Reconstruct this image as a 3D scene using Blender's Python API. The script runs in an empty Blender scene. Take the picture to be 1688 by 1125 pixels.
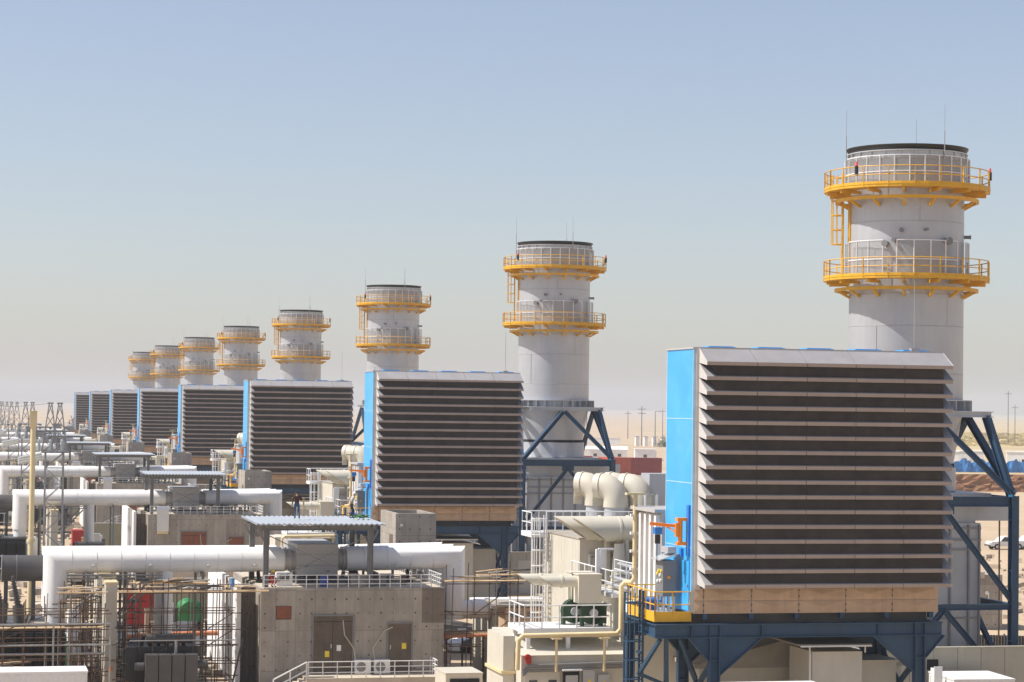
import bpy, math, random
from mathutils import Vector, Matrix
sc = bpy.context.scene
rnd = random.Random(7)
R = math.radians
V = Vector
# ---------------------------------------------------------------- camera
cam_d = bpy.data.cameras.new("camera")
cam_d.sensor_width = 36.0
cam_d.lens = 3750.0 / 1688.0 * 36.0
cam_d.clip_start = 1.0
cam_d.clip_end = 60000.0
cam = bpy.data.objects.new("camera", cam_d)
sc.collection.objects.link(cam)
yaw, pitch, roll = R(13.60028), R(1.68615), R(0.75)
fw = V((math.sin(yaw)*math.cos(pitch), math.cos(yaw)*math.cos(pitch), math.sin(pitch)))
r0 = V((math.cos(yaw), -math.sin(yaw), 0)); u0 = r0.cross(fw)
rv = math.cos(roll)*r0 + math.sin(roll)*u0
uv = -math.sin(roll)*r0 + math.cos(roll)*u0
cm = Matrix.Identity(4)
for i in range(3):
    cm[i][0], cm[i][1], cm[i][2] = rv[i], uv[i], -fw[i]
cm.translation = V((0, 0, 17.5))
cam.matrix_world = cm
sc.camera = cam
# ---------------------------------------------------------------- world and sun
SUN_AZ = R(9.0)       # sun stands to the left (-X), a little beyond the row
SUN_EL = R(52.0)
sdir = V((-math.cos(SUN_AZ)*math.cos(SUN_EL), math.sin(SUN_AZ)*math.cos(SUN_EL), math.sin(SUN_EL)))
w = bpy.data.worlds.new("World"); sc.world = w; w.use_nodes = True
nt = w.node_tree
bg = nt.nodes["Background"]
sky = nt.nodes.new("ShaderNodeTexSky")
sky.sky_type = 'NISHITA'; sky.sun_disc = False
sky.sun_elevation = SUN_EL
sky.sun_rotation = math.atan2(sdir.x, sdir.y)
sky.altitude = 300; sky.air_density = 1.0; sky.dust_density = 1.4; sky.ozone_density = 1.0
tint = nt.nodes.new("ShaderNodeVectorMath"); tint.operation = 'MULTIPLY'; tint.inputs[1].default_value = (1.02, .985, 1.01)   # dusty white balance
nt.links.new(sky.outputs[0], tint.inputs[0]); 
veil = nt.nodes.new("ShaderNodeMix"); veil.data_type = 'RGBA'; veil.inputs[0].default_value = 0.15      # thin even dust over the whole sky
veil.inputs[7].default_value = (4.6, 4.4, 5.0, 1)
nt.links.new(tint.outputs[0], veil.inputs[6]); nt.links.new(veil.outputs[2], bg.inputs[0])
bg.inputs[1].default_value = 0.11
sun_d = bpy.data.lights.new("sun", 'SUN')
sun_d.energy = 5.0; sun_d.angle = R(0.5); sun_d.color = (1.0, 0.95, 0.88)
sun = bpy.data.objects.new("sun", sun_d); sc.collection.objects.link(sun)
sun.rotation_euler = sdir.to_track_quat('Z', 'Y').to_euler()
sun.location = (-60, 60, 90)
sc.view_settings.view_transform = 'Standard'
sc.view_settings.look = 'None'
sc.view_settings.exposure = 0.3
sc.view_settings.gamma = 1.0
sc.view_settings.use_curve_mapping = False
sc.cycles.volume_bounces = 1
HAZE = True
# ---------------------------------------------------------------- materials
def mat(name, col, rough=0.6, metal=0.0, var=0.12, scale=0.8, dirt_sheen=0.0, dirt_sheen_col=(.30,.22,.14), streak=False, bump=0.0, fine=0.0, spec=0.4, tint=0.09):
    m = bpy.data.materials.new(name); m.use_nodes = True
    n = m.node_tree.nodes; L = m.node_tree.links
    b = n["Principled BSDF"]
    b.inputs["Roughness"].default_value = rough; b.inputs["Metallic"].default_value = metal
    b.inputs["Specular IOR Level"].default_value = spec
    g = n.new("ShaderNodeNewGeometry")
    mp = n.new("ShaderNodeMapping"); L.new(g.outputs["Position"], mp.inputs["Vector"])
    nz = n.new("ShaderNodeTexNoise"); nz.inputs["Scale"].default_value = scale; nz.inputs["Detail"].default_value = 6
    nz.inputs["Roughness"].default_value = 0.62
    L.new(mp.outputs[0], nz.inputs["Vector"])
    mr = n.new("ShaderNodeMapRange"); mr.inputs[1].default_value = 0.3; mr.inputs[2].default_value = 0.7
    mr.inputs[3].default_value = 1-var; mr.inputs[4].default_value = 1+var
    L.new(nz.outputs["Fac"], mr.inputs[0])
    mx = n.new("ShaderNodeVectorMath"); mx.operation = 'SCALE'
    mx.inputs[0].default_value = col
    oi = n.new("ShaderNodeObjectInfo"); q1 = n.new("ShaderNodeMath"); q1.operation = 'MULTIPLY_ADD'; L.new(oi.outputs["Random"], q1.inputs[0]); q1.inputs[1].default_value = tint; q1.inputs[2].default_value = 1-tint/2
    q2 = n.new("ShaderNodeMath"); q2.operation = 'MULTIPLY'; L.new(mr.outputs[0], q2.inputs[0]); L.new(q1.outputs[0], q2.inputs[1])
    L.new(q2.outputs[0], mx.inputs["Scale"])
    out = mx.outputs[0]
    if dirt_sheen > 0:  # blotches: dirt, and on the blue housing painted reflections
        m2 = n.new("ShaderNodeMapping"); L.new(g.outputs["Position"], m2.inputs["Vector"])
        m2.inputs["Scale"].default_value = (1.6, 1.6, 0.16) if streak else (1, 1, 1)
        n2 = n.new("ShaderNodeTexNoise"); n2.inputs["Scale"].default_value = 1.7 if streak else 0.55
        n2.inputs["Detail"].default_value = 8; n2.inputs["Roughness"].default_value = 0.7
        L.new(m2.outputs[0], n2.inputs["Vector"])
        r2 = n.new("ShaderNodeMapRange"); r2.inputs[1].default_value = 0.46; r2.inputs[2].default_value = 0.78
        r2.inputs[3].default_value = 0; r2.inputs[4].default_value = dirt_sheen
        L.new(n2.outputs["Fac"], r2.inputs[0])
        mm = n.new("ShaderNodeMix"); mm.data_type = 'RGBA'
        L.new(r2.outputs[0], mm.inputs[0]); L.new(out, mm.inputs[6]); mm.inputs[7].default_value = (*dirt_sheen_col, 1)
        out = mm.outputs[2]
    L.new(out, b.inputs["Base Color"])
    if bump > 0:
        n3 = n.new("ShaderNodeTexNoise"); n3.inputs["Scale"].default_value = fine or 12; n3.inputs["Detail"].default_value = 5
        L.new(g.outputs["Position"], n3.inputs["Vector"])
        bp = n.new("ShaderNodeBump"); bp.inputs["Strength"].default_value = bump; bp.inputs["Distance"].default_value = 0.05
        L.new(n3.outputs["Fac"], bp.inputs["Height"]); L.new(bp.outputs[0], b.inputs["Normal"])
    return m

def math_node(n, L, op, a, b=None, c=None):
    q = n.new("ShaderNodeMath"); q.operation = op
    for i, x in enumerate((a, b, c)):
        if x is None: continue
        if isinstance(x, (int, float)): q.inputs[i].default_value = x
        else: L.new(x, q.inputs[i])
    return q.outputs[0]

def concrete(name, col, hole=(0.72, 0.86), seam=(1.22, 2.45)):
    """cast concrete: blotches, formwork seams and tie holes"""
    m = mat(name, col, 0.9, 0, 0.16, 0.6, 0.55, (.20, .165, .13), True, 0.25, 9, 0.2)
    n = m.node_tree.nodes; L = m.node_tree.links; b = n["Principled BSDF"]
    old = b.inputs["Base Color"].links[0].from_socket
    g = n.new("ShaderNodeNewGeometry"); s = n.new("ShaderNodeSeparateXYZ"); L.new(g.outputs["Position"], s.inputs[0])
    u = math_node(n, L, 'ADD', s.outputs[0], s.outputs[1]); v = s.outputs[2]
    def cell(x, p): return math_node(n, L, 'SUBTRACT', math_node(n, L, 'FRACT', math_node(n, L, 'DIVIDE', x, p)), 0.5)
    cu = math_node(n, L, 'MULTIPLY', cell(u, hole[0]), hole[0]); cv = math_node(n, L, 'MULTIPLY', cell(v, hole[1]), hole[1])
    d = math_node(n, L, 'SQRT', math_node(n, L, 'ADD', math_node(n, L, 'POWER', cu, 2.0), math_node(n, L, 'POWER', cv, 2.0)))
    h = math_node(n, L, 'LESS_THAN', d, 0.062)
    cb = n.new("ShaderNodeCombineXYZ")
    L.new(math_node(n, L, 'FLOOR', math_node(n, L, 'DIVIDE', u, hole[0])), cb.inputs[0]); L.new(math_node(n, L, 'FLOOR', math_node(n, L, 'DIVIDE', v, hole[1])), cb.inputs[1])
    wh = n.new("ShaderNodeTexWhiteNoise"); L.new(cb.outputs[0], wh.inputs["Vector"])
    hs = math_node(n, L, 'MULTIPLY', math_node(n, L, 'POWER', wh.outputs["Value"], .7), .85)
    su = math_node(n, L, 'LESS_THAN', math_node(n, L, 'ABSOLUTE', math_node(n, L, 'MULTIPLY', cell(u, seam[0]), seam[0])), 0.018)
    sv = math_node(n, L, 'LESS_THAN', math_node(n, L, 'ABSOLUTE', math_node(n, L, 'MULTIPLY', cell(v, seam[1]), seam[1])), 0.02)
    f = math_node(n, L, 'MAXIMUM', math_node(n, L, 'MULTIPLY', h, hs), math_node(n, L, 'MULTIPLY', math_node(n, L, 'MAXIMUM', su, sv), 0.3))
    # each cast panel a little different
    cmb = n.new("ShaderNodeCombineXYZ")
    L.new(math_node(n, L, 'FLOOR', math_node(n, L, 'ADD', math_node(n, L, 'DIVIDE', u, seam[0]), 0.5)), cmb.inputs[0])
    L.new(math_node(n, L, 'FLOOR', math_node(n, L, 'ADD', math_node(n, L, 'DIVIDE', v, seam[1]), 0.5)), cmb.inputs[1])
    wn = n.new("ShaderNodeTexWhiteNoise"); L.new(cmb.outputs[0], wn.inputs["Vector"])
    sc_ = n.new("ShaderNodeVectorMath"); sc_.operation = 'SCALE'; L.new(old, sc_.inputs[0])
    L.new(math_node(n, L, 'MULTIPLY_ADD', wn.outputs["Value"], 0.24, 0.88), sc_.inputs["Scale"])
    mx = n.new("ShaderNodeMix"); mx.data_type = 'RGBA'; L.new(f, mx.inputs[0]); L.new(sc_.outputs[0], mx.inputs[6])
    mx.inputs[7].default_value = (.05, .042, .035, 1)
    L.new(mx.outputs[2], b.inputs["Base Color"])
    return m

SAND = (.47, .365, .25)
m_stack = mat("stack_grey", (.475, .487, .51), 0.42, 0.25, 0.07, 0.5, 0.30, (.36, .33, .32), True, spec=0.5)
m_weld = mat("weld", (.40,.395,.40), .5, .3)
m_rim = mat("rim_dark", (.022, .024, .023), 0.5)
m_galv = mat("galvanised", (.50, .51, .52), 0.4, 0.4, 0.08)
m_rod = mat("rod", (.35, .35, .36), 0.5, 0.3)
m_yellow = mat("safety_yellow", (.70, .38, .02), 0.5, 0, 0.1, 1.5, 0.25, (.38, .22, .05), True)
m_blue = mat("steel_blue", (.022, .063, .118), 0.5, 0, 0.12, 0.7, 0.25, (.10, .13, .17), True)
m_hous = mat("housing_blue", (.04, .37, .78), 0.38, 0, 0.09, 0.6, 0.5, (.17, .50, .80), False, spec=0.5)  # pale clouds are light-reflection mottles painted into the blue
m_trim = mat("trim_blue", (.02, .17, .55), 0.45)
m_lip = mat("hood_lip", (.35, .28, .235), 0.45, 0.0, 0.08, 0.7, 0.3, (.26, .2, .16), True)
m_hood = mat("hood_grey", (.30, .29, .29), 0.4, 0.0, 0.1, 0.7, 0.35, (.27, .22, .19), True)
m_frame = mat("frame_grey", (.44, .42, .405), 0.5, 0.1, 0.08, 0.8, 0.3, (.40, .35, .30), True)
m_plate = mat("end_plate", (.55, .53, .51), 0.5, 0.1, 0.08, 0.8, 0.25, (.42, .37, .32), True)
m_gap_shade = mat("gap_shade_dark", (.030, .025, .022), 0.7, 0, 0.35, 1.4, 0.5, (.075, .058, .048), False)  # deep shade between the hoods put into a dark colour
m_tan = mat("tan_panel", (.52, .365, .245), 0.55, 0, 0.12, 0.9, 0.5, (.30, .20, .13), True)
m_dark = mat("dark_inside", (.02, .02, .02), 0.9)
m_beige = mat("beige_cladding", (.56, .525, .44), 0.55, 0, 0.07, 0.7, 0.3, (.45, .38, .28), True)
m_roofb = mat("grey_roof", (.36, .33, .28), 0.7, 0, 0.12, 0.8, 0.4)
m_cream = mat("cream_pipe", (.66, .54, .31), 0.5, 0, 0.08, 0.8, 0.2, (.5, .36, .2), True)
m_duct = mat("cream_duct", (.58, .54, .44), 0.5, 0, 0.06, 0.8, 0.25, (.48, .40, .3), False)
m_white = mat("white_paint", (.80, .79, .77), 0.5, 0, 0.05, 0.7, 0.22, (.55, .47, .38), False)
m_wallp = mat("wall_panel", (.43, .40, .32), 0.65, 0, 0.08, 0.7, 0.35, (.32, .27, .2), True)
m_band = mat("band_white", (.66, .64, .61), 0.5, 0, 0.08)
m_rail = mat("rail_white", (.72, .72, .71), 0.5, 0.1, 0.08)
m_conc = concrete("cast_concrete", (.36, .325, .28))
m_conc2 = concrete("darkened_concrete", (.19, .16, .13))  # darkened copy of the cast concrete; carries the cable recess's shade
m_clean = mat("pale_concrete", (.52, .455, .36), 0.9, 0, 0.14, 0.8, 0.45, (.35, .27, .2), False, 0.2, 10, 0.2)
m_rust = mat("rusty_door", (.135, .105, .078), 0.7, 0.1, 0.25, 1.2, 0.7, (.08, .05, .035), True)
m_rust2 = mat("primer_red", (.24, .08, .04), 0.7, 0, 0.2, 1.5, 0.4, (.10, .04, .03), True)
m_black = mat("black_paint", (.018, .018, .02), 0.5, 0, 0.2, 1.0, 0.35, (.06, .055, .05), True)
m_char = mat("charcoal_paint", (.078, .075, .073), 0.45, 0, 0.15, 1.0, 0.3, (.11, .10, .085), True)
m_red = mat("red_paint", (.42, .025, .02), 0.45, 0, 0.12, 1.0, 0.2, (.25, .08, .05))
m_green = mat("green_paint", (.022, .22, .06), 0.5, 0, 0.2, 2.0)
m_dgreen = mat("motor_green", (.025, .06, .03), 0.5)
m_orange = mat("orange_paint", (.85, .26, .02), 0.45)
m_olive = mat("olive_panel", (.30, .29, .20), 0.7, 0, 0.1)
m_pole = mat("scaffold_rust", (.12, .075, .05), 0.7, 0.2, 0.3, 2.0)
m_poleg = mat("scaffold_grey", (.32, .31, .30), 0.5, 0.4, 0.2, 2.0)
m_plank = mat("plank_wood", (.62, .44, .25), 0.8, 0, 0.25, 2.0, 0.4, (.3, .2, .12))
m_silver = mat("aluminium_sheet", (.72, .72, .73), 0.3, 0.7, 0.06)
m_sheet = mat("roof_sheet", (.42, .45, .48), 0.4, 0.25, 0.07, 0.7, 0.3, (.5, .46, .4))
m_steel = mat("grey_steel", (.20, .20, .20), 0.55, 0.2, 0.12)
m_glass = mat("glass_insulator", (.55, .60, .60), 0.15, 0, 0.05, spec=0.8)
m_tarp = mat("blue_tarp", (.05, .24, .62), 0.6, 0, 0.25, 0.9, bump=0.4, fine=1.5)
m_bank = mat("cut_earth", (.27, .135, .07), 0.95, 0, 0.35, 0.35, 0.5, (.42, .27, .16), True, 0.9, 1.2, 0.1)
m_rubble = mat("rubble_stone", (.48, .39, .30), 0.95, 0, 0.35, 0.9, 0.3, bump=0.4, spec=0.1)
m_rub2 = mat("scrap_mix", (.30, .25, .20), 0.9, 0, 0.6, 1.3, 0.4, (.6, .55, .48))
m_cabin = mat("cabin_white", (.78, .77, .75), 0.6, 0, 0.06)
m_cont = mat("container_orange", (.45, .085, .035), 0.6, 0, 0.2, 0.8, 0.4, (.25, .07, .04), True)
m_cont2 = mat("container_red", (.27, .035, .03), 0.6, 0, 0.2, 0.8, 0.4, (.18, .06, .05), True)
m_bush = mat("bush_leaf", (.10, .12, .05), 0.8, 0, 0.3, 1.0)
m_tyre = mat("tyre_rubber", (.02, .02, .02), 0.9)
m_win = mat("window_dark", (.02, .025, .03), 0.1, spec=0.8)
m_redlamp = mat("lamp_red", (.8, .08, .05), 0.3)
m_skin = mat("skin", (.33, .18, .11), 0.6, var=0.04)
m_shirtb = mat("shirt_brown", (.055, .022, .018), 0.9)
m_shirtg = mat("shirt_grey", (.45, .42, .38), 0.9)
m_jean = mat("jeans", (.045, .09, .17), 0.9, 0, 0.4, 6)
m_jeand = mat("jeans_dark", (.03, .04, .06), 0.9, 0, 0.4, 6)
m_hair = mat("hair_black", (.012, .01, .01), 0.8)
m_ywarn = mat("warning_yellow", (.8, .6, .05), 0.6)
m_bluepl = mat("blue_plastic", (.02, .07, .32), 0.4)
m_mesh = None
def mesh_material():
    m = bpy.data.materials.new("wire_mesh"); m.use_nodes = True
    n = m.node_tree.nodes; L = m.node_tree.links
    b = n["Principled BSDF"]; b.inputs["Base Color"].default_value = (.42, .43, .44, 1); b.inputs["Metallic"].default_value = .3
    b.inputs["Roughness"].default_value = .5
    t = n.new("ShaderNodeBsdfTransparent"); x = n.new("ShaderNodeMixShader"); x.inputs[0].default_value = 0.42
    L.new(t.outputs[0], x.inputs[1]); L.new(b.outputs[0], x.inputs[2])
    L.new(x.outputs[0], n["Material Output"].inputs["Surface"])
    return m
m_mesh = mesh_material()
# ---------------------------------------------------------------- mesh builder
class MB:
    def __init__(s): s.v = []; s.f = []
    def add(s, vs, fs):
        o = len(s.v); s.v += [tuple(p) for p in vs]; s.f += [tuple(i+o for i in f) for f in fs]; return s
    def box(s, x0, x1, y0, y1, z0, z1):
        return s.add([(x0,y0,z0),(x1,y0,z0),(x1,y1,z0),(x0,y1,z0),(x0,y0,z1),(x1,y0,z1),(x1,y1,z1),(x0,y1,z1)],
                     [(0,3,2,1),(4,5,6,7),(0,1,5,4),(1,2,6,5),(2,3,7,6),(3,0,4,7)])
    def bar(s, p, q, w, h=None, up=(0,0,1)):
        h = h or w; p = V(p); q = V(q); d = (q-p).normalized(); up = V(up)
        if abs(d.dot(up)) > 0.98: up = V((0,1,0)) if abs(d.y) < .9 else V((1,0,0))
        a = d.cross(up).normalized(); b = a.cross(d).normalized()
        a *= w/2; b *= h/2
        vs = [p-a-b, p+a-b, p+a+b, p-a+b, q-a-b, q+a-b, q+a+b, q-a+b]
        return s.add(vs, [(0,1,2,3),(7,6,5,4),(0,4,5,1),(1,5,6,2),(2,6,7,3),(3,7,4,0)])
    def ibeam(s, p, q, h, b, t=0.05, up=(0,0,1)):
        """rolled steel section: two flanges and a web, depth h along up"""
        p = V(p); q = V(q); d = (q-p).normalized(); up = V(up)
        a = d.cross(up).normalized(); u = a.cross(d).normalized()
        for k in (-1, 1):
            o = u*(k*(h-t)/2); s.bar(p+o, q+o, b, t, up)
        s.bar(p, q, t*0.8, h-2*t, up); return s
    def cyl(s, p, q, r, n=12, r2=None, caps=True):
        p = V(p); q = V(q); r2 = r if r2 is None else r2; d = (q-p).normalized()
        up = V((0,0,1)) if abs(d.z) < .95 else V((1,0,0))
        a = d.cross(up).normalized(); b = a.cross(d).normalized()
        vs = []
        for c, rr in ((p, r), (q, r2)):
            for i in range(n):
                t = 2*math.pi*i/n; vs.append(c + a*(rr*math.cos(t)) + b*(rr*math.sin(t)))
        fs = [(i, n+i, n+(i+1)%n, (i+1)%n) for i in range(n)]
        if caps: fs += [tuple(range(n)), tuple(range(2*n-1, n-1, -1))]
        return s.add(vs, fs)
    def tube(s, pts, r, n=10, caps=True):
        pts = [V(p) for p in pts]; rings = []; pa = None
        for i, p in enumerate(pts):
            d0 = (pts[i]-pts[i-1]).normalized() if i else None
            d1 = (pts[i+1]-pts[i]).normalized() if i < len(pts)-1 else None
            d = ((d0 or d1) + (d1 or d0)).normalized()
            k = 1.0
            if d0 and d1: k = 1/max(.3, d.dot(d0))
            if pa is None:
                up = V((0,0,1)) if abs(d.z) < .9 else V((0,1,0)); a = d.cross(up).normalized()
            else:
                a = (pa - d*pa.dot(d)).normalized()
            b = d.cross(a).normalized(); pa = a
            # widen across the bend plane so a mitre keeps its diameter
            bend = (d1-d0) if (d0 and d1 and (d1-d0).length > 1e-4) else None
            ring = []
            for j in range(n):
                t = 2*math.pi*j/n; o = a*(r*math.cos(t)) + b*(r*math.sin(t))
                if bend is not None:
                    m = bend.normalized(); o = o + m*(o.dot(m)*(k-1))
                ring.append(p+o)
            rings.append(ring)
        vs = [p for rg in rings for p in rg]; fs = []
        for i in range(len(rings)-1):
            for j in range(n): fs.append((i*n+j, i*n+(j+1)%n, (i+1)*n+(j+1)%n, (i+1)*n+j))
        if caps: fs += [tuple(range(n-1, -1, -1)), tuple(range((len(rings)-1)*n, len(rings)*n))]
        return s.add(vs, fs)
    def lathe(s, c, prof, n=48, a0=0.0, a1=2*math.pi, close=False):
        """profile [(r,z)...] turned round the vertical through c"""
        full = abs(a1-a0-2*math.pi) < 1e-6; k = n if full else n+1; m = len(prof); vs = []
        for i in range(k):
            t = a0+(a1-a0)*i/n
            for r, z in prof: vs.append((c[0]+r*math.cos(t), c[1]+r*math.sin(t), z))
        fs = []
        mm = m if close else m-1
        for i in range(n):
            i2 = (i+1) % k
            for j in range(mm):
                j2 = (j+1) % m; fs.append((i*m+j, i2*m+j, i2*m+j2, i*m+j2))
        if close and not full: fs += [tuple(range(m)), tuple(range((k-1)*m+m-1, (k-1)*m-1, -1))]
        return s.add(vs, fs)
    def prism(s, poly, vec):
        n = len(poly); vec = V(vec); vs = [V(p) for p in poly] + [V(p)+vec for p in poly]
        return s.add(vs, [tuple(range(n-1, -1, -1)), tuple(range(n, 2*n))] + [(i, (i+1) % n, n+(i+1) % n, n+i) for i in range(n)])
    def build(s, name, m, parent=None, smooth=False, **props):
        me = bpy.data.meshes.new(name)
        o0 = V(parent['_o']) if parent is not None else V((0,0,0))
        me.from_pydata([tuple(V(p)-o0) for p in s.v], [], s.f); me.materials.append(m)
        import bmesh
        bm = bmesh.new(); bm.from_mesh(me); bmesh.ops.recalc_face_normals(bm, faces=bm.faces); bm.to_mesh(me); bm.free()
        if smooth:
            me.shade_smooth()
            me.set_sharp_from_angle(angle=R(smooth if smooth is not True else 40))
        o = bpy.data.objects.new(name, me); sc.collection.objects.link(o)
        if parent is not None: o.parent = parent; o['_o'] = tuple(o0)
        for k, x in props.items(): o[k] = x
        return o
def thing(name, label, cat, loc, group=None):
    o = bpy.data.objects.new(name, None); sc.collection.objects.link(o)
    o.location = loc; o['_o'] = tuple(loc); o['label'] = label; o['category'] = cat; o.empty_display_size = .3
    if group: o['group'] = group
    return o
def single(mb, name, m, label, cat, base, group=None, smooth=False):
    """a thing that is one mesh, origin at its base"""
    class P(dict): pass
    o = mb.build(name, m, None, smooth)
    b = V(base)
    for v in o.data.vertices: v.co -= b
    o.location = b
    o['label'] = label; o['category'] = cat
    if group: o['group'] = group
    return o
def structure(mb, name, m, smooth=False):
    o = mb.build(name, m, None, smooth); o['kind'] = 'structure'; return o
def copy_tree(o, parent=None):
    c = o.copy(); sc.collection.objects.link(c); c.parent = parent
    for ch in list(KIDS.get(o.name, [])): copy_tree(ch, c)
    return c
KIDS = {}
ORD = ["nearest", "second nearest", "third nearest", "fourth nearest", "fifth nearest", "sixth nearest", "seventh nearest", "farthest"]
UNITS = []            # (root, label template, first row, last row, lift beyond the first row)
D = 86.0
def unit(name, tmpl, cat, loc, group, first=0, last=7, lift=0.0):
    t = thing(name, tmpl.format(o=ORD[0]), cat, loc, group)
    UNITS.append((t, tmpl, first, last, lift)); return t
def railing(mb, pts, h=1.1, r=0.028, step=1.2, mids=(0.55,), posts=True, n=6):
    """handrail along a polyline of floor points"""
    pts = [V(p) for p in pts]
    for z in tuple(mids)+(h,):
        for a, b in zip(pts[:-1], pts[1:]): mb.cyl(a+V((0,0,z)), b+V((0,0,z)), r, n)
    if posts:
        for a, b in zip(pts[:-1], pts[1:]):
            k = max(1, round((b-a).length/step))
            for i in range(k+1):
                p = a.lerp(b, i/k); mb.cyl(p, p+V((0,0,h)), r*1.1, n)
def caged_ladder(mb, x, y, z0, z1, nx, ny, w=0.45, cage_from=2.3, r=0.03, depth=0.75):
    """vertical ladder; (nx,ny) points away from the wall towards the cage"""
    nrm = V((nx, ny, 0)); t = V((-ny, nx, 0)); c = V((x, y, 0))
    for k in (-1, 1): mb.bar(c+t*(k*w/2)+V((0,0,z0)), c+t*(k*w/2)+V((0,0,z1+1.1)), r*2.2, r*2.2)
    z = z0+.3
    while z < z1: mb.cyl(c-t*(w/2)+V((0,0,z)), c+t*(w/2)+V((0,0,z)), r*.7, 5); z += .3
    hoops = []
    zz = z0+cage_from
    while zz < z1+1.0:
        ps = [c + t*(w*.8*math.cos(a)) + nrm*(depth*math.sin(a)) + V((0,0,zz)) for a in [math.pi*i/6 for i in range(7)]]
        mb.tube(ps, r*.8, 5); zz += .9
    for i in (1, 2, 3, 4, 5):
        a = math.pi*i/6; p = c + t*(w*.8*math.cos(a)) + nrm*(depth*math.sin(a))
        mb.cyl(p+V((0,0,z0+cage_from)), p+V((0,0,z1+1.0)), r*.7, 5)

# ================================================================ SETTING
def ground():
    mb = MB(); xs = []
    # one sheet: near grid, then coarse to the horizon; the terrace beyond the cut bank lies higher
    S = 40000
    mb.add([(-S,-2000,0),(S,-2000,0),(S,S,0),(-S,S,0)], [(0,1,2,3)])
    m = mat("desert_sand", SAND, 0.95, 0, 0.16, 0.03, 0.6, (.36, .25, .15), False, 0.35, 0.8, 0.1)
    structure(mb, "ground", m)
    # terrace east of the yard, behind the cut bank
    t = MB()
    edge = [(196,476),(212,478),(226,476),(262,470),(300,452),(420,430)]
    top = []; bot = []
    def z(x): return 3.9
    ext = edge+[(1500,430)]
    vs = []; n = len(ext)
    for x, y in ext: vs.append((x, y, 3.9))
    for x, y in ext: vs.append((x*18, 9000, 3.9))
    fs = [(i, i+1, n+i+1, n+i) for i in range(n-1)]
    t.add(vs, fs)
    mt = mat("terrace_soil", (.46,.36,.22), 0.95, 0, 0.2, 0.02, 0.6, (.50,.43,.20), False, 0.3, .5, 0.1)
    structure(t, "terrain", mt)
    b = MB(); pts = []
    rows = 8
    fine = []
    for (xa, ya), (xb, yb) in zip(ext[:-1], ext[1:]):
        k = max(2, int(math.hypot(xb-xa, yb-ya)/1.1)) if xb < 500 else 4
        for i in range(k): fine.append((xa+(xb-xa)*i/k, ya+(yb-ya)*i/k))
    grid = []
    for i, (x, y) in enumerate(fine):
        col = []
        for j in range(rows+1):
            f = j/rows; jt = (0.42 if 0 < j < rows else 0.1)
            col.append((x+rnd.uniform(-jt, jt), y - 1.3*(1-f)**1.4 + rnd.uniform(-jt, jt), 3.9*f+0.01))
        grid.append(col)
    m_ = rows+1
    b.add([p for c in grid for p in c], [(i*m_+j, (i+1)*m_+j, (i+1)*m_+j+1, i*m_+j+1) for i in range(len(grid)-1) for j in range(rows)])
    structure(b, "earth_bank", m_bank)
ground()
# grassy strip on the terrace
def grass_band():
    mb = MB()
    for i in range(5000):
        y = rnd.uniform(900, 1500); x = y*rnd.uniform(.44, .52); h = rnd.uniform(.2, .7); a = rnd.uniform(0, 3.14); wd = rnd.uniform(1.5, 5)
        zz = 3.9
        dx, dy = math.cos(a)*wd, math.sin(a)*wd
        mb.add([(x-dx,y-dy,zz),(x+dx,y+dy,zz),(x+dx*.5,y+dy*.5,zz+h),(x-dx*.6,y-dy*.6,zz+h*.8)], [(0,1,2,3)])
    m = mat("dry_grass", (.52,.42,.20), .95, 0, .25, .05)
    o = mb.build("dry_grass", m); o['kind'] = 'stuff'; o['label'] = 'yellow dry grass on the flat land beyond the cabins'; o['category'] = 'grass'
grass_band()

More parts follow.
